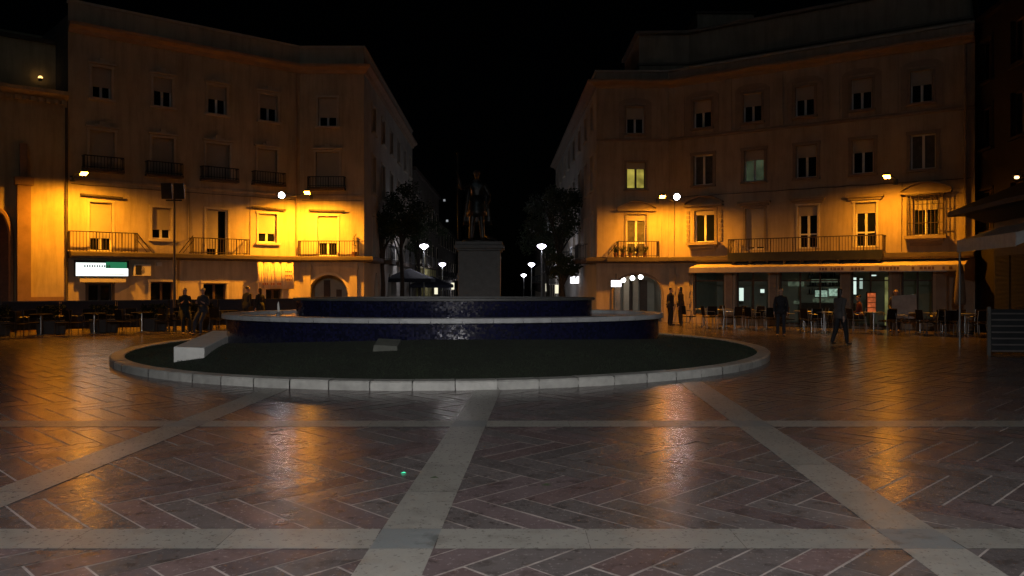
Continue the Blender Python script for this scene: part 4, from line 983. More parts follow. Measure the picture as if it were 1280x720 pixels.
def V(*a): return Vector(a)
def person(label, px, Y, h, face, pose='stand', top='coat', col=(.05,.05,.05), leg=(.02,.02,.03), hair='short', hairm='hair_dark', x=None, z0=0.0, sx=1.0, group=None, statue=False, parent=None, seat=.45):
    s = h/1.75
    if parent is None:
        T = thing('person', label, 'person', (x if x is not None else (px-CX)/F*Y, Y, z0), face, group); T.scale = (s,s,s)
    else: T = parent
    sk = M['bronze'] if statue else M['skin']; cm = M['bronze'] if statue else mat('clothes', col, .85, .15, 6, bump=.003); lm = M['bronze'] if statue else mat('trousers', leg, .85, .15, 6, bump=.003)
    hm = M['bronze'] if statue else M[hairm]; shm = M['bronze'] if statue else mat('shoes', (.03,.025,.02), .5)
    # joints in local space: x = right, y = forward
    pel = V(0,0,.95); 
    if pose == 'sit': pel = V(0,0,seat+.12)
    ch = pel+V(0,.01,.40); neck = pel+V(0,.015,.53); head = pel+V(0,.03,.68)
    L = {}
    for sg in (-1,1):
        hip = pel+V(.09*sg,0,-.04)
        if pose == 'stand': knee = V(.10*sg,.02,.50); ank = V(.11*sg,-.02,.085)
        elif pose == 'walk': knee = V(.09*sg,.10*sg+.04,.51); ank = V(.09*sg,.23*sg-.03,.085 if sg > 0 else .11)
        elif pose == 'contra': knee = V(.11*sg,.10 if sg > 0 else .0,.51); ank = V(.15*sg,.14 if sg > 0 else -.04,.085)
        else: knee = V(.12*sg,.44,seat+.06); ank = V(.12*sg,.46,.085)
        toe = ank+V(.01*sg,.17,-.05)
        sh_ = pel+V(.165*sg,0,.435)
        if pose == 'walk': el = sh_+V(.05*sg,-.10*sg-.03,-.29); wr = el+V(-.01*sg,.10-.06*sg,-.23)
        elif pose == 'sit': el = sh_+V(.06*sg,.05,-.28); wr = el+V(-.06*sg,.22,-.05)
        elif pose == 'contra' and sg < 0: el = sh_+V(-.20,.10,-.12); wr = el+V(-.06,.06,.25)
        elif pose == 'contra': el = sh_+V(.12,-.02,-.27); wr = el+V(-.02,.12,-.20)
        elif pose == 'phone': el = sh_+V(.05*sg,.03,-.28); wr = el+V(-.08*sg,.20,.08)
        else: el = sh_+V(.06*sg,-.02,-.29); wr = el+V(.0,.05,-.24)
        L[sg] = (hip,knee,ank,toe,sh_,el,wr)
    chains = [([pel, pel+V(0,0,.14), pel+V(0,.0,.28), ch, neck, neck+V(0,.01,.06)], [(.115,.080),(.095,.070),(.105,.075),(.115,.075),.050,.052])]
    nb = 6
    # head
    chains.append(([head+V(0,0,-.045), head+V(0,.0,.02), head+V(0,-.01,.085)], [(.066,.078),(.078,.092),(.060,.07)], 5)); hv = nb; nb += 3
    chains.append(([head+V(0,.10,-.015)], [.014], hv+1)); nb += 1                          # nose
    chains.append(([head+V(0,.075,-.075)], [.026], hv)); nb += 1                          # chin
    for sg in (-1,1): chains.append(([head+V(.083*sg,-.005,.0)], [.016], hv+1)); nb += 1  # ears
    for sg in (-1,1):
        hip,knee,ank,toe,sh_,el,wr = L[sg]
        chains.append(([hip,(hip+knee)/2,knee,(knee*.6+ank*.4),ank,toe], [.072,.070,.050,.050,.036,.032], 0)); nb += 6
        chains.append(([sh_,(sh_+el)/2,el,(el+wr)/2,wr], [.046,.042,.036,.034,.026], 3)); nb += 5
        d = (wr-el).normalized(); side = d.cross(V(0,1,0)).normalized() if abs(d.y) < .9 else V(1,0,0); fw = side.cross(d).normalized()
        palm = wr+d*.055; chains.append(([palm, wr+d*.09], [(.032,.018),(.036,.016)], nb-1)); nb += 2
        for q, ln in zip((-1.5,-.5,.5,1.5), (.062,.075,.080,.066)):
            b_ = wr+d*.088+fw*q*.019; curl = side*(-sg)*.018
            chains.append(([b_, b_+d*ln*.5+curl*.3, b_+d*ln+curl], [.0088,.008,.0068]))
        tb = wr+d*.04+fw*.026; chains.append(([tb, tb+fw*.028+d*.022, tb+fw*.034+d*.052], [.011,.0095,.008]))
    # body last index bookkeeping: finger chains are islands rooted in the palm
    fixed = []; off = 0; out = []
    for c_ in chains: out.append(c_); off += len(c_[0])
    # recompute arm links (islands shift indices)
    idx = 0; final = []; last_arm = None
    for c_ in out:
        pts, rad = c_[0], c_[1]; link = c_[2] if len(c_) > 2 else None
        if link is not None and len(pts) == 2 and isinstance(rad[0], tuple): link = last_arm
        final.append((pts, rad, link) if link is not None else (pts, rad)); idx += len(pts)
        if len(pts) == 5: last_arm = idx-1
    body = skin_obj('body', final, sk, T)
    # face: eyes and mouth
    g = MB()
    for sg in (-1,1): 
        e = head+V(.031*sg,.083,.016); g.lathe([(.001,.009),(.008,.005),(.010,0),(.008,-.005),(.001,-.009)], e.x, e.y, 8); 
        for q in range(len(g.v)-40, len(g.v)): g.v[q] = (g.v[q][0], g.v[q][1], g.v[q][2]+e.z) if abs(g.v[q][2]) < .02 else g.v[q]
    g.build('eyes', M['bronze'] if statue else M['dark_glass'], body, world=False)
    # clothing grown over the same joints
    hem = .62 if top != 'jacket' else .81
    tor = [([pel+V(0,0,-.10 if pose != 'sit' else .0), pel+V(0,0,.0 if pose != 'sit' else .06), pel+V(0,0,.14), pel+V(0,0,.28), ch, neck-V(0,0,.03), neck+V(0,0,.02)], [(.172,.132),(.172,.130),(.155,.112),(.165,.120),(.165,.112),(.085,.072),(.070,.066)])]
    for sg in (-1,1):
        hip,knee,ank,toe,sh_,el,wr = L[sg]; tor.append(([sh_,(sh_+el)/2,el,(el+wr)/2,wr-(wr-el)*.08], [.068,.062,.053,.048,.040], 4))
    skin_obj('jacket', tor, cm, body)
    tr = [([pel+V(0,0,.06)], [(.150,.112)])]
    for sg in (-1,1):
        hip,knee,ank,toe,sh_,el,wr = L[sg]; tr.append(([hip,(hip+knee)/2,knee,(knee*.5+ank*.5),ank-V(0,0,.035)], [.100,.094,.074,.066,.062], 0))
    skin_obj('trousers', tr, lm, body)
    for sg in (-1,1):
        hip,knee,ank,toe,sh_,el,wr = L[sg]
        skin_obj('shoe', [([ank+V(0,-.05,-.04), ank+V(0,.05,-.045), toe+V(0,.02,.005)], [(.042,.042),(.046,.04),(.036,.026)])], shm, body, 2)
    if True:
        g = MB(); n = 20; pr = []
        zz = [(pel.z+.16,.165,.13),(pel.z-.02,.185,.15),(hem,.20,.155)] if (top == 'jacket' and pose != 'sit') else [(pel.z+.16,.165,.13),(pel.z-.02,.185,.15),(pel.z-.2,.215,.18),(hem,.245,.20)] if pose != 'sit' else [(pel.z+.16,.165,.13),(pel.z-.02,.19,.17)]
        for z_, a_, b_ in zz:
            pr.append([(a_*(1+.05*math.sin(5*2*math.pi*q/n)*(1 if z_ < pel.z-.1 else 0))*math.cos(2*math.pi*q/n), b_*math.sin(2*math.pi*q/n), z_) for q in range(n)])
        for r_ in pr: g.v += r_
        for i in range(len(pr)-1):
            for q in range(n): g.f.append((i*n+q, i*n+(q+1) % n, (i+1)*n+(q+1) % n, (i+1)*n+q))
        o = g.build('hem', cm, body, world=False, smooth=True); so = o.modifiers.new('s','SOLIDIFY'); so.thickness = .012
    # hair
    hc = [([head+V(0,-.035,-.02), head+V(0,-.028,.045), head+V(0,-.005,.098)], [(.078,.07),(.086,.088),(.066,.078)])]
    if hair == 'long': hc = [([head+V(0,-.075,-.26), head+V(0,-.07,-.14), head+V(0,-.042,-.02), head+V(0,-.028,.045), head+V(0,-.005,.098)], [(.035,.015),(.066,.030),(.082,.062),(.088,.088),(.068,.08)])]
    if hair == 'bun': hc.append(([head+V(0,-.13,.05)], [.045], 1))
    skin_obj('hair', hc, hm, body, 2)
    return T, L, pel, head

person('person in a pale grey jacket and dark trousers walking across the right of the square', 1050, 22.6, 1.62, R(-62), 'walk', 'jacket', (.075,.068,.065), (.012,.012,.015), 'long')
person('dark clothed person standing before the second cafe window', 976, 26.3, 1.60, R(160), 'stand', 'jacket', (.014,.014,.018), (.02,.022,.03), 'short')
person('left one of the two people chatting beside the corner of the right building', 838, 33.2, 1.58, R(-70), 'stand', 'jacket', (.03,.022,.02), (.02,.015,.015), 'short')
person('right one of the two people chatting beside the corner of the right building', 851, 33.0, 1.62, R(60), 'stand', 'jacket', (.035,.022,.018), (.02,.015,.015), 'long')
person('person in black standing just right of the floodlight mast', 231, 27.6, 1.60, R(-150), 'phone', 'coat', (.012,.016,.016), (.012,.012,.014), 'long')
person('person in bluish grey clothes standing left of the white ledge end', 254, 27.2, 1.60, R(175), 'phone', 'jacket', (.030,.032,.042), (.035,.038,.055), 'bun')
person('left one of two people standing behind the fountain under the banner', 309, 31.0, 1.64, R(-30), 'stand', 'jacket', (.012,.014,.022), (.015,.015,.02), 'short')
person('right one of two people standing behind the fountain under the banner', 325, 31.2, 1.58, R(60), 'stand', 'coat', (.015,.015,.015), (.015,.015,.02), 'long')
person('seated person in dark red by the cafe doorway', 1074, 29.6, 1.70, R(60), 'sit', 'jacket', (.10,.02,.018), (.02,.02,.025), 'short')
person('person with dark hair seated behind the pale screen', 1120, 29.0, 1.75, R(150), 'sit', 'jacket', (.05,.045,.04), (.02,.02,.025), 'short', seat=.62)

# ------------------------------------------------------------------ monument
PY = 31.0; PX = (600-CX)/F*PY
ST = thing('statue', 'dark bronze statue of a man in tunic holding a staff, on the pedestal', 'statue', (PX,PY,3.33), 0)
PD = thing('pedestal', 'tall grey stone pedestal carrying the bronze statue', 'pedestal', (PX,PY,0))
g = MB(); g.box(PX-1.15,PX+1.15,PY-1.15,PY+1.15,0,.35); g.box(PX-1.0,PX+1.0,PY-1.0,PY+1.0,.352,.7); g.build('steps', M['pedestal'], PD, bevel=.02)
g = MB(); g.box(PX-.80,PX+.80,PY-.80,PY+.80,.702,2.98); g.build('shaft', M['pedestal'], PD, bevel=.02)
g = MB(); g.box(PX-.86,PX+.86,PY-.86,PY+.86,2.982,3.06); g.box(PX-.93,PX+.93,PY-.93,PY+.93,3.062,3.20); g.box(PX-.88,PX+.88,PY-.88,PY+.88,3.202,3.33); g.build('cap', M['pedestal'], PD, bevel=.015)
sc_ = 2.85/1.75
ST.rotation_euler = (0,0,math.pi); ST.scale = (sc_,)*3
_, LJ, pel, head = person('', 0, 0, 1.75, 0, 'contra', 'skirt', statue=True, parent=ST)
# with the figure turned round, its own right side (+x) is on the left of the photo: mirror so the raised hand is there
ST.scale = (-sc_, sc_, sc_)
ST.location = (PX-.12, PY, 3.33)
wr = LJ[-1][6]; g = MB(); g.tube([(wr.x-.01,wr.y+.05,.02),(wr.x-.02,wr.y+.05,2.05)], .014, 8); g.lathe([(.001,2.12),(.03,2.09),(.001,2.02)], wr.x-.02, wr.y+.05, 8); g.build('staff', M['bronze'], ST, world=False)
g = MB(); n = 14; rows_ = []      # cloak hanging behind
for i in range(9):
    t_ = i/8; z_ = 1.42-1.0*t_; w_ = .20+.16*t_
    rows_.append([(-w_+2*w_*q/n, -.13-.07*t_-.05*math.cos((q/n-.5)*3.0)+.018*math.sin(q*2.2)*t_, z_) for q in range(n+1)])
for r_ in rows_: g.v += r_
for i in range(8):
    for q in range(n): g.f.append((i*(n+1)+q, i*(n+1)+q+1, (i+1)*(n+1)+q+1, (i+1)*(n+1)+q))
o = g.build('cloak', M['bronze'], ST, world=False, smooth=True); so = o.modifiers.new('s','SOLIDIFY'); so.thickness = .02
g = MB(); g.tube([(.20,.0,.16),(.32,.05,.10),(.44,.1,.04),(.50,.12,-.05),(.52,.14,-.16)], [.03,.045,.05,.045,.03], 8)
g.tube([(.43,.0,-.09),(.50,.12,-.03),(.60,.22,-.05)], [.02,.035,.02], 8); g.build('anchor', M['bronze'], ST, world=False, smooth=True)
g = MB(); g.lathe([(.001,0),(.36,0),(.36,.03),(.33,.06),(.001,.06)], 0, 0, 24); g.build('base_plate', M['bronze'], ST, world=False)
for o in [o for o in C.objects if o.parent and o.parent.name.startswith('statue')]:
    pass

# ------------------------------------------------------------------ lamps
WARM = (1.0,.355,.013)
def lamp_obj(name, kind, loc, energy, col, parent, size=.08, spot=None, blend=.2, target=None):
    l = bpy.data.lights.new(name, kind); l.energy = energy; l.color = col; l.shadow_soft_size = size
    if spot: l.spot_size = R(spot); l.spot_blend = blend
    o = bpy.data.objects.new(name, l); C.objects.link(o); o.location = loc
    d = Vector(target) if target else Vector((0,0,-1))
    o.rotation_euler = d.to_track_quat('-Z','Y').to_euler()
    if parent: o.parent = parent
    return o
def sodium(f, px, py, label, arm=1.75, power=900, white=None, spot=172, toward=0.0):
    u = f.u_of(px); base = f.P(u, arm, 0); z = EYE+(HY-py)/F*base.y
    # correct for the nearer depth
    u = f.u_of(px); 
    for _ in range(4):
        q = f.P(u, arm, 0); u -= ((q.x/q.y*F+CX)-px)/F*q.y/max(.2, f.t.x)
    q = f.P(u, arm, 0); z = EYE+(HY-py)/F*q.y
    wallp = f.P(u+toward, 0, z-.02)
    T = thing('wall_lamp', label, 'lamp', wallp)
    tip = Vector((q.x,q.y,z)); d = (tip-wallp); d.z = 0; d.normalize(); sd = Vector((-d.y,d.x,0))
    g = MB(); g.tube([wallp, wallp+Vector((0,0,.16))+d*.2, tip-d*.22+Vector((0,0,.10))], .028, 8); g.box(wallp.x-.07,wallp.x+.07,wallp.y-.07,wallp.y+.07,wallp.z-.10,wallp.z+.12); g.build('arm', M['lamp_body'], T)
    g = MB(); h0, h1 = -.26, .20; w = .12
    c = lambda a, b_, zz: tip+d*a+sd*b_+Vector((0,0,zz))
    g.hexa([c(h0,-.07,.035),c(h1,-w,.035),c(h1,w,.035),c(h0,.07,.035),c(h0,-.05,.13),c(h1-.05,-w*.7,.15),c(h1-.05,w*.7,.15),c(h0,.05,.13)]); g.build('housing', M['lamp_body'], T, bevel=.012)
    g = MB(); g.quad(c(-.12,-.10,-.045), c(-.12,.10,-.045), c(.185,.11,.034), c(.185,-.11,.034)); g.build('lens', M['sod_lens'], T)
    g = MB(); g.hexa([c(-.13,-.115,-.05),c(-.12,-.115,-.05),c(-.12,.115,-.05),c(-.13,.115,-.05),c(-.15,-.10,.034),c(-.12,-.10,.034),c(-.12,.10,.034),c(-.15,.10,.034)])
    g.poly([c(-.12,-.112,-.05), c(.19,-.112,.034), c(-.12,-.10,.034)]); g.poly([c(-.12,.112,-.05), c(.19,.112,.034), c(-.12,.10,.034)]); g.build('shield', M['lamp_body'], T)
    lamp_obj('lamp_light', 'SPOT', tip-T.location+Vector((0,0,-.06)), power, WARM, T, .10, spot, .75, target=Vector((-d.x*.12,-d.y*.12,-1)))
    if white:
        for dx, py2 in white:
            q2 = tip.copy(); Yw = q2.y-.1; wp = Vector(((dx-CX)/F*Yw, Yw, EYE+(HY-py2)/F*Yw))
            W2 = thing('floodlight', 'round white floodlight beside '+label, 'floodlight', wp)
            aim = (Vector((0,3,0))-wp).normalized()
            # drum aimed at the square
            x_ = aim.cross(Vector((0,0,1))).normalized(); y_ = aim.cross(x_)
            g = MB(); g.tube([wp-aim*.26, wp-aim*.14, wp], [.07,.13,.14], 14); g.build('drum', M['lamp_body'], W2)
            g = MB(); g.tube([wp+aim*.004, wp+aim*.02], .125, 14); g.build('lens', M['white_lens'], W2)
            g = MB(); g.tube([wp-aim*.15+Vector((0,0,-.14)), wp-aim*.15+Vector((0,.3,-.16)), tip-d*.35+Vector((0,0,.06))], .022, 6); g.build('bracket', M['lamp_body'], W2)
    return T
LA = {}
sodium(f1, 104, 217, 'orange street lamp on the left building above the green sign', power=1700)
sodium(f2, 384, 241, 'orange street lamp on the inner corner of the left building', power=3300, white=[(352,244)], toward=-.25)
sodium(r1, 828, 246, 'orange street lamp on the corner of the right building', power=1500, white=[(846,246)], toward=.1)
sodium(r2, 1109, 221, 'orange street lamp on the right building beside the grilled window', power=950)
T = thing('wall_lamp', 'small distant orange lamp near the right edge of the picture', 'lamp', gpt(1271,24.5,py=222)); p = T.location
g = MB(); g.lathe([(.001,.05),(.05,.045),(.07,0),(.05,-.03),(.001,-.04)],0,0,10); g.build('lens', M['sod_small'], T, world=False); g = MB(); g.tube([(0,0,.05),(.1,.05,.25),(.6,.1,.3)], .018, 6); g.build('arm', M['iron'], T, world=False)
g = MB(); g.box(-.1,.1,-.08,.08,.045,.08); g.build('hood', M['lamp_body'], T, world=False)
# small uplight on the church
up = f0.P(f0.u_of(60), -1.45, 0); z = EYE+(HY-98)/F*up.y; T = thing('uplight', 'small amber uplight on the dark upper wall at the far left', 'uplight', (up.x,up.y,z))
g = MB(); g.lathe([(.001,-.09),(.06,-.09),(.08,.0),(.06,.0),(.001,-.02)],0,0,12); g.build('cup', M['lamp_body'], T, world=False)
g = MB(); g.lathe([(.001,.10),(.05,.085),(.075,.045),(.078,.003)],0,0,12); g.build('lens', emis('amber_uplight',(1,.55,.16),3), T, world=False)
lamp_obj('uplight_light', 'SPOT', (0,0,.05), 14, (1,.5,.12), T, .04, 120, .9, target=(0.1,.30,1))

# street lamps (post top, inverted cone bowl)
def street_lamp(label):
    T = thing('street_lamp', label, 'street lamp', (0,0,0), group='post top lamps along the street')
    g = MB(); g.tube([(0,0,0),(0,0,.9),(0,0,4.05)], [.06,.045,.04], 10); g.lathe([(.001,0),(.13,0),(.13,.03),(.07,.30),(.001,.32)],0,0,14); g.build('pole', M['steel'], T, world=False)
    g = MB(); g.lathe([(.04,4.05),(.10,4.09),(.25,4.21),(.27,4.26),(.20,4.33),(.001,4.37)],0,0,18); g.build('bowl', M['street_lens'], T, world=False, smooth=True)
    g = MB(); g.lathe([(.001,4.372),(.07,4.372),(.07,4.39),(.03,4.42),(.001,4.43)],0,0,18); g.build('cap', M['lamp_body'], T, world=False)
    lamp_obj('lamp_light', 'POINT', (0,0,4.0), 90, (.92,.9,1), T, .12)
    return T
spec = [(530,47,'nearest lit post lamp on the left of the street'),(553,62.6,'second lit post lamp on the left of the street'),(575.4,95,'farthest small lit post lamp on the left of the street, by the pedestal'),
        (677,47,'nearest tall lit post lamp on the right of the street'),(664.4,62.6,'second lit post lamp on the right of the street'),(654.7,78,'third small lit post lamp on the right of the street')]
sl0 = street_lamp(spec[0][2])
for i, (px, Y, lab) in enumerate(spec):
    o = sl0 if i == 0 else copy_tree(sl0)
    o.location = ((px-CX)/F*Y, Y, gz(Y)); o['label'] = lab
# unseen lamp post added behind the camera to light the foreground
def added_fill_lamp(label, x, y, h, e):
    T = thing('added_fill_lamp', label, 'street lamp', (x,y,0), group='added fill lamps')
    g = MB(); g.tube([(0,0,0),(0,0,1),(0,0,h-.1)], [.09,.07,.05], 12); g.lathe([(.001,0),(.2,0),(.2,.05),(.1,.4),(.001,.42)],0,0,16); g.build('pole', M['steel'], T, world=False)
    g = MB(); g.lathe([(.05,h-.1),(.2,h),(.24,h+.1),(.001,h+.15)],0,0,16); g.build('bowl', M['street_lens'], T, world=False, smooth=True)
    g = MB(); g.lathe([(.001,h+.155),(.3,h+.155),(.2,h+.22),(.001,h+.25)],0,0,16); g.build('cap', M['lamp_body'], T, world=False)
    lamp_obj('lamp_light', 'SPOT', (0,.12,h-.02), e, (1,.965,.965), T, .12, 118, .55, target=(0,.60,-.80))
added_fill_lamp('added lamp post behind the camera, put there to light the foreground', -.3, -3.2, 4.6, 14500)

# twin floodlight mast in front of the left building
p = gpt(218, 29.3, 0); T = thing('floodlight_mast', 'thin mast with two unlit black floodlights in front of the left building', 'floodlight mast', (p.x,p.y,0))
g = MB(); g.tube([(0,0,0),(0,0,5.05)], [.055,.035], 10); g.build('pole', M['iron_r'], T, world=False)
for x_ in (-.24, .22):
    g = MB(); g.hexa([(x_-.19,-.12,4.82),(x_+.19,-.12,4.82),(x_+.15,.12,4.86),(x_-.15,.12,4.86),(x_-.19,-.18,5.40),(x_+.19,-.18,5.40),(x_+.15,.10,5.32),(x_-.15,.10,5.32)]); g.build('floodlight', M['iron'], T, world=False, bevel=.015)
g = MB(); g.box(-.30,.28,-.02,.02,4.76,4.81); g.build('crossbar', M['iron'], T, world=False)
for i, (px, py) in enumerate(((198,330),(179,352))):
    u = f1.u_of(px); 
    if i == 0:
        g = MB(); f1.box(g, u-.10, u+.10, 0, .14, f1.z_of(px,333), f1.z_of(px,328)); tag(g.build('wall_light', M['ac'], bevel=.01), 'small pale bulkhead light under the balcony ledge by the mast', 'wall light')

# ------------------------------------------------------------------ terrace furniture
def windbreak(label):
    T = thing('windbreak', label, 'windbreak', (0,0,0), group='navy windbreaks in front of the left building')
    g = MB(); g.box(-.86,.86,-.012,.012,.12,1.10); g.build('panel', M['navy_fabric'], T, world=False)
    g = MB()
    for x_ in (-.89,.89): g.box(x_-.02,x_+.02,-.02,.02,0,1.13); g.box(x_-.035,x_+.035,-.2,.2,0,.03)
    g.box(-.868,.868,-.015,.015,1.101,1.13); g.build('frame', M['iron'], T, world=False)
    return T
wa, wb = Vector((-19.0,26.4,0)), Vector((-8.4,33.0,0)); wd = (wb-wa); nw = 7; ang = math.atan2(wd.y, wd.x)
ordn = ['leftmost','second','third','fourth','fifth','sixth','rightmost']
w0 = windbreak('x'); 
for i in range(nw):
    o = w0 if i == 0 else copy_tree(w0)
    o.location = wa+wd*((i+.5)/nw); o.rotation_euler = (0,0,ang); o['label'] = ordn[i]+' dark navy canvas windbreak counted from the left edge'
def chair(label, seatm='wicker', framem='steel', grp='x'):
    T = thing('terrace_chair', label, 'chair', (0,0,0), group=grp)
    for x_ in (-.21,.21):
        g = MB(); g.tube([(x_,.20,0),(x_*.95,.19,.44),(x_*1.05,.16,.66),(x_*1.05,-.16,.67)], .012, 6); g.build('leg', M[framem], T, world=False)
        g = MB(); g.tube([(x_,-.24,0),(x_*.95,-.20,.44),(x_*.95,-.25,.86)], .012, 6); g.build('leg', M[framem], T, world=False)
    g = MB(); g.box(-.21,.21,-.20,.20,.43,.455); g.build('seat', M[seatm], T, world=False, bevel=.008)
    g = MB(); g.hexa([(-.2,-.225,.52),(.2,-.225,.52),(.2,-.205,.52),(-.2,-.205,.52),(-.19,-.27,.86),(.19,-.27,.86),(.19,-.25,.86),(-.19,-.25,.86)]); g.build('backrest', M[seatm], T, world=False, bevel=.006)
    return T
def table(label, topm='table_top', grp='x'):
    T = thing('terrace_table', label, 'table', (0,0,0), group=grp)
    g = MB(); g.lathe([(.001,.715),(.34,.715),(.35,.725),(.35,.735),(.34,.745),(.001,.745)],0,0,24); g.build('top', M[topm], T, world=False)
    g = MB(); g.tube([(0,0,.05),(0,0,.714)], .025, 8); g.build('column', M['steel'], T, world=False)
    g = MB()
    for k in range(4): a_ = k*math.pi/2+.78; g.tube([(0,0,.09),(.26*math.cos(a_),.26*math.sin(a_),.015)], .015, 6)
    g.build('base', M['steel'], T, world=False)
    return T
c0 = chair('dark wicker terrace chair in front of the navy windbreaks', 'wicker', 'iron', grp='wicker chairs on the left terrace'); t0 = table('round terrace table among the dark wicker chairs at the left', 'wicker', grp='tables on the left terrace')
nT = 6; first = True
for i in range(nT):
    p = Vector((-16.6,25.4,0)).lerp(Vector((-10.4,29.3,0)), i/(nT-1)); p += Vector((random.uniform(-.1,.1),random.uniform(-.15,.15),0))
    o = t0 if i == 0 else copy_tree(t0); o.location = p
    o['label'] = ordn[i]+' round table counted from the left edge, before the navy windbreaks' if i < 5 else 'round table nearest the two people by the mast'
    for k, a_ in enumerate((.5, 2.4, 4.2)):
        aa = a_+random.uniform(-.3,.3); q = p+Vector((math.cos(aa),math.sin(aa),0))*.62
        o = c0 if first else copy_tree(c0); first = False
        o.location = q; o.rotation_euler = (0,0,aa+math.pi/2)
        o['label'] = ('right','left','front')[k]+' wicker chair at the '+(ordn[i] if i < 5 else 'last')+' table from the left edge'
for i in range(5):
    p = Vector((-17.0,26.3,0)).lerp(Vector((-11.6,29.75,0)), i/4); T = thing('planter', ordn[i]+' dark box planter with clipped shrub before the windbreaks, counted from the left', 'planter', p, ang, group='planters on the left terrace')
    g = MB(); g.hexa([(-.42,-.17,.02),(.42,-.17,.02),(.42,.17,.02),(-.42,.17,.02),(-.45,-.2,.48),(.45,-.2,.48),(.45,.2,.48),(-.45,.2,.48)]); g.build('box', M['kiosk_wall'], T, world=False, bevel=.01)
    g = MB()
    for k in range(900):
        q = Vector((random.uniform(-.42,.42),random.uniform(-.18,.18),random.uniform(.48,.95)+random.random()*.06)); a_ = Vector((random.uniform(-1,1),random.uniform(-1,1),random.uniform(-.5,1))).normalized(); b_ = a_.cross(Vector((random.random(),random.random(),1))).normalized(); L1 = .07
        g.poly([q, q+a_*L1*.5+b_*L1*.3, q+a_*L1, q+a_*L1*.5-b_*L1*.3])
    g.build('shrub', M['hedge_leaf'], T, world=False)
ca = chair('pale legged chair outside the cafe', 'wicker', 'steel', 'pale legged chairs outside the cafe'); ta = table('cafe table', 'table_top', 'round tables outside the cafe')
tabs = [(880,31.6),(905,31.0),(932,30.6),(958,29.9),(1004,29.0),(1030,28.3),(1092,27.9),(1150,27.2),(1178,26.9),(1206,26.5)]
ord2 = ['first','second','third','fourth','fifth','sixth','seventh','eighth','ninth','tenth']; first = True
for i, (px, Y) in enumerate(tabs):
    p = gpt(px, Y, 0); o = ta if i == 0 else copy_tree(ta); o.location = p; o['label'] = ord2[i]+' round cafe table counted from the fountain side'
    for k, a_ in enumerate((.2, 3.2, 4.8)):
        aa = a_+random.uniform(-.35,.35); q = p+Vector((math.cos(aa),math.sin(aa),0))*.60
        o = ca if first else copy_tree(ca); first = False
        o.location = q; o.rotation_euler = (0,0,aa+math.pi/2); o['label'] = ('right','left','front')[k]+' chair at the '+ord2[i]+' cafe table from the fountain'
# chairs for the two who sit
cs = copy_tree(ca); cs.location = gpt(1074,29.6,0); cs.rotation_euler = (0,0,R(60)); cs['label'] = 'cafe chair under the seated person in red'
cs = copy_tree(ca); cs.location = gpt(1120,29.0,.17); cs.rotation_euler = (0,0,R(150)); cs['label'] = 'raised chair under the person behind the pale screen'
cs.location.z = 0; cs.scale = (1,1,1.36)
p = gpt(1131, 28.2, 0); T = thing('pale_screen', 'pale grey canvas screen standing by the last cafe tables', 'screen', (p.x,p.y,0), R(-20))
g = MB(); g.hexa([(-.42,-.01,.50),(.40,-.01,.50),(.40,.01,.50),(-.42,.01,.50),(-.42,-.01,1.30),(.36,-.01,1.36),(.36,.01,1.36),(-.42,.01,1.30)]); g.build('panel', mat('pale_canvas',(.42,.36,.32),.8), T, world=False)
g = MB()
for x_ in (-.41,.39): g.tube([(x_,.03,0),(x_,.03,1.3)], .016, 6); g.box(x_-.03,x_+.03,-.2,.2,0,.02)
g.build('frame', M['iron'], T, world=False)
# closed parasol by the end wall
p = gpt(1200, 27.6, 0); T = thing('closed_parasol', 'folded brownish parasol beside the end wall of the cafe', 'parasol', (p.x,p.y,0))
g = MB(); n = 14; g.lathe([(.02,2.5),(.10,2.3),(.16,1.6),(.19,1.1),(.16,1.0),(.03,1.02)],0,0,n)
for q in range(len(g.v)):
    x_, y_, z_ = g.v[q]; a_ = math.atan2(y_,x_); r_ = 1+.22*math.sin(7*a_/1.0); g.v[q] = (x_*r_, y_*r_, z_)
g.build('canopy', mat('brown_canvas',(.16,.12,.085),.85), T, world=False, smooth=True); g = MB(); g.tube([(0,0,.05),(0,0,2.6)], .022, 8); g.box(-.3,.3,-.3,.3,0,.06); g.build('pole', M['iron'], T, world=False)
# street terrace canopies
for i, (px, Y, lab) in enumerate(((512,46,'dark square parasol at the left mouth of the street'),(540,54,'farther dark square parasol on the left of the street'))):
    p = gpt(px, Y, gz(Y)); T = thing('parasol', lab, 'parasol', p)
    g = MB(); s_ = 1.35; g.hexa([(-s_,-s_,2.28),(s_,-s_,2.28),(s_,s_,2.28),(-s_,s_,2.28),(-.05,-.05,2.85),(.05,-.05,2.85),(.05,.05,2.85),(-.05,.05,2.85)]); g.build('canopy', M['navy_fabric'], T, world=False)
    g = MB()
    for sx_, sy_ in ((0,-1),(0,1),(-1,0),(1,0)):
        if sx_ == 0: g.box(-s_,s_,sy_*s_-.006,sy_*s_+.006,2.08,2.279)
        else: g.box(sx_*s_-.006,sx_*s_+.006,-s_+.01,s_-.01,2.08,2.279)
    g.build('valance', M['navy_fabric'], T, world=False)
    g = MB(); g.tube([(0,0,.06),(0,0,2.8)], .03, 8); g.box(-.35,.35,-.35,.35,0,.07); g.build('pole', M['iron'], T, world=False)

# ------------------------------------------------------------------ kiosk on the right
K = thing('kiosk', 'dark kiosk with upturned roof and grey canvas awning at the right edge', 'kiosk', (11.6,18.4,0), math.atan2(-.178,.984)-0.0)
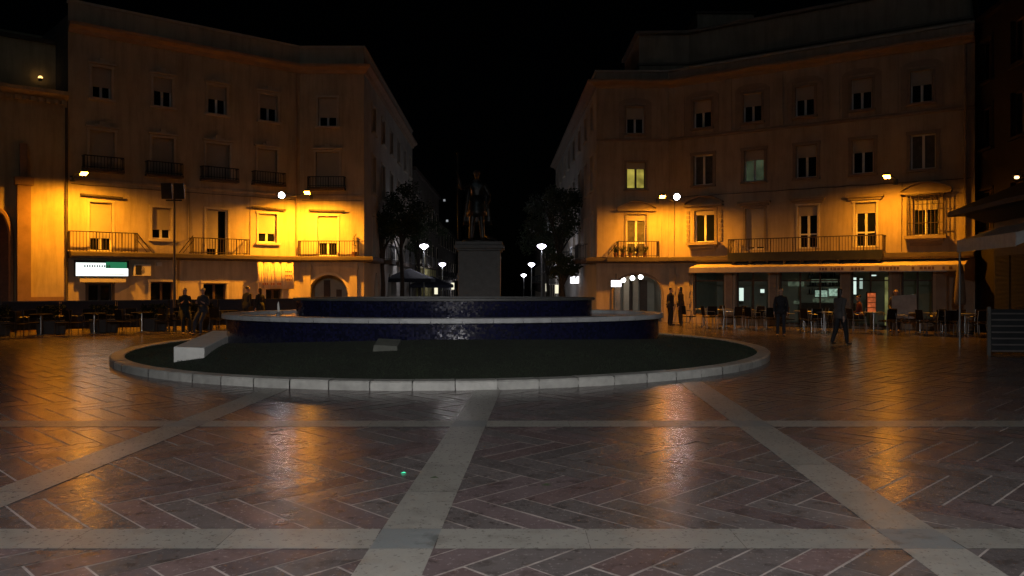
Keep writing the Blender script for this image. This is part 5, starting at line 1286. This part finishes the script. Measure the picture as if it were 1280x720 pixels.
# local x = away from the square (e2), local y = along the front (e1)
g = MB(); g.box(1.15,4.2,-1.2,4.25,0,3.45); g.build('body', M['kiosk_wall'], K, world=False)
g = MB()
for y_ in (-.8,.2,1.2,2.2,3.2): g.box(1.12,1.149,y_,y_+.9,.1,.95); g.box(1.12,1.149,y_,y_+.9,1.0,2.5)
g.build('shutters', wave_bump(mat('kiosk_shutter',(.010,.010,.011),.8,.1,3), 9, .01), K, world=False)
g = MB(); g.hexa([(.10,-1.6,3.66),(4.6,-1.6,3.66),(4.6,4.75,3.66),(.10,4.75,3.66),(.10,-1.6,3.78),(4.6,-1.6,3.78),(4.6,4.75,3.78),(.10,4.75,3.78)])
g.hexa([(.10,-1.6,3.782),(4.6,-1.6,3.782),(4.6,4.75,3.782),(.10,4.75,3.782),(1.6,.6,4.55),(3.2,.6,4.55),(3.2,2.6,4.55),(1.6,2.6,4.55)])
g.hexa([(.95,-1.3,3.452),(4.3,-1.3,3.452),(4.3,4.4,3.452),(.95,4.4,3.452),(.5,-1.4,3.658),(4.5,-1.4,3.658),(4.5,4.6,3.658),(.5,4.6,3.658)])
g.build('roof', M['kiosk_roof'], K, world=False)
AWN = MB(); AWN.hexa([(0,0,2.90),(1.15,0,3.28),(1.15,3.66,3.28),(0,3.66,2.90),(0,0,2.92),(1.15,0,3.30),(1.15,3.66,3.30),(0,3.66,2.92)]); aw = AWN.build('awning', M['kiosk_awning'], K, world=False)
g = MB(); g.box(-.014,-.002,0,3.66,2.60,2.925); g.poly([(0,-.002,2.62),(0,-.002,2.92),(1.15,-.002,3.30),(.25,-.002,2.72)]); g.build('valance', M['kiosk_awning'], aw, world=False)
g = MB(); g.tube([(.02,3.55,0),(.02,3.55,2.86)], .03, 8); g.build('awning_post', M['lamp_body'], K, world=False)
p = gpt(1237, 19.3, 0); T = thing('slatted_screen', 'low slatted metal screen standing beside the kiosk', 'slatted screen', (p.x,p.y,0), R(-4))
g = MB()
for k in range(7): g.box(.05,1.75,-.015,.015,.10+.15*k,.135+.15*k)
g.build('slats', mat('grey_slats',(.17,.15,.14),.5,.1,6,metal=.3), T, world=False)
g = MB()
for x_ in (0,.9,1.8): g.box(x_-.04 if x_ != .9 else x_-.02, x_+.04 if x_ != .9 else x_+.02, .016,.06,0,1.18)
g.build('posts', mat('grey_post',(.10,.095,.085),.6), T, world=False)
g = MB(); g.box(.04,1.75,.062,.075,.08,1.12); g.build('backing', M['kiosk_wall'], T, world=False)

# ------------------------------------------------------------------ trees
def tree(label, px, Y, cz, rad, dx=0, seed=1, n=2600):
    random.seed(seed); p = gpt(px, Y, gz(Y)); T = thing('street_tree', label, 'tree', p, group='trees at the mouth of the street')
    h = cz-p.z; g = MB(); g.tube([(0,0,0),(.04,.02,h*.35),(-.03,0,h*.65),(.0,.03,h*.9)], [.14,.11,.09,.05], 10)
    tips = []
    for k in range(9):
        a_ = k*.698+random.uniform(-.2,.2); z_ = h*random.uniform(.5,.75); r_ = rad*random.uniform(.5,.85)
        e = Vector((math.cos(a_)*r_, math.sin(a_)*r_, h*random.uniform(.85,1.2))); g.tube([(0,0,z_), (e.x*.45,e.y*.45,z_+(e.z-z_)*.6), tuple(e)], [.06,.035,.012], 6); tips.append(e)
    g.build('trunk', M['trunk'], T, world=False)
    cl = []
    for k in range(34):
        while True:
            d = Vector((random.uniform(-1,1),random.uniform(-1,1),random.uniform(-.8,.9)))
            if d.length < 1: break
        cl.append((Vector((0,0,h))+Vector((d.x*rad,d.y*rad,d.z*rad*.85)), rad*random.uniform(.20,.38)))
    g = MB()
    for k in range(n):
        c_, r_ = random.choice(cl); d = Vector((random.gauss(0,1),random.gauss(0,1),random.gauss(0,.8))); d = d.normalized()*r_*random.random()**.4; q = c_+d
        a_ = Vector((random.uniform(-1,1),random.uniform(-1,1),random.uniform(-.6,.4))).normalized(); b_ = a_.cross(Vector((random.random(),random.random(),random.random()))).normalized()
        L1 = random.uniform(.09,.17); g.poly([q, q+a_*L1*.5+b_*L1*.28, q+a_*L1, q+a_*L1*.5-b_*L1*.28])
    g.build('crown', M['leaf'], T, world=False)
tree('leafy dark tree at the left mouth of the street', 502, 42.5, 5.5, 1.6, seed=2, n=7500)
tree('second dark tree farther down the left pavement', 524, 53, 4.9, 1.7, seed=5, n=4000)
tree('leafy dark tree at the right mouth of the street', 700, 43.5, 5.5, 1.75, seed=9, n=8000)
tree('third dark tree farther down the right pavement', 684, 54, 4.7, 1.7, seed=15, n=4500)
tree('broad dark tree against the left corner building', 478, 40.8, 4.9, 1.3, seed=17, n=4500)
tree('smaller dark tree low beside the white shop sign', 704, 41.5, 2.6, .8, seed=11, n=2500)
random.seed(21)
# fallen leaves and crumbs on the paving
for (px, py, lab, mm) in ((504,592,'tiny glowing green spark lying on the paving','green_led'),(350,538,'small dark leaf on the paving in the left reflection','leaf'),(682,607,'small dark crumb on the paving right of the middle band','leaf'),(542,598,'dark leaf lying on the middle pale band','leaf')):
    Y = EYE*F/(py-HY); p = gpt(px, Y, .007); g = MB(); r_ = .035 if mm == 'leaf' else .02
    g.poly([p+Vector((-r_,0,0)), p+Vector((-.2*r_,-r_*.7,.006)), p+Vector((r_*1.3,-.2*r_,.002)), p+Vector((.3*r_,r_*.8,.008))])
    o = g.build('fallen_leaf' if mm == 'leaf' else 'green_spark', M[mm]); so = o.modifiers.new('s','SOLIDIFY'); so.thickness = .003; tag(o, lab, 'leaf' if mm == 'leaf' else 'spark')

# ------------------------------------------------------------------ sky, moon-weak sun, camera
sc = bpy.context.scene
w = bpy.data.worlds.new('World'); sc.world = w; w.use_nodes = True
nt = w.node_tree; bg = nt.nodes['Background']; sky = nt.nodes.new('ShaderNodeTexSky'); sky.sky_type = 'NISHITA'; sky.sun_disc = False
sky.sun_elevation = R(24); sky.sun_rotation = R(180)
nt.links.new(sky.outputs[0], bg.inputs[0]); bg.inputs[1].default_value = .00004
sun = bpy.data.lights.new('night_glow', 'SUN'); sun.energy = .03; sun.angle = R(12); sun.color = (.62,.85,1)
so = bpy.data.objects.new('night_glow', sun); C.objects.link(so); so.rotation_euler = Vector((0.05,1,-.42)).to_track_quat('-Z','Y').to_euler()
cam = bpy.data.cameras.new('camera'); co = bpy.data.objects.new('camera', cam); C.objects.link(co)
co.location = (0,0,EYE); co.rotation_euler = (R(90),0,0); cam.sensor_width = 36; cam.lens = F/1280*36; cam.shift_y = -(360-HY)/1280
cam.clip_end = 2000; cam.clip_start = .05; sc.camera = co
sc.view_settings.view_transform = 'Standard'; sc.view_settings.look = 'None'; sc.view_settings.exposure = 0; sc.view_settings.gamma = 1
sc.cycles.use_denoising = True
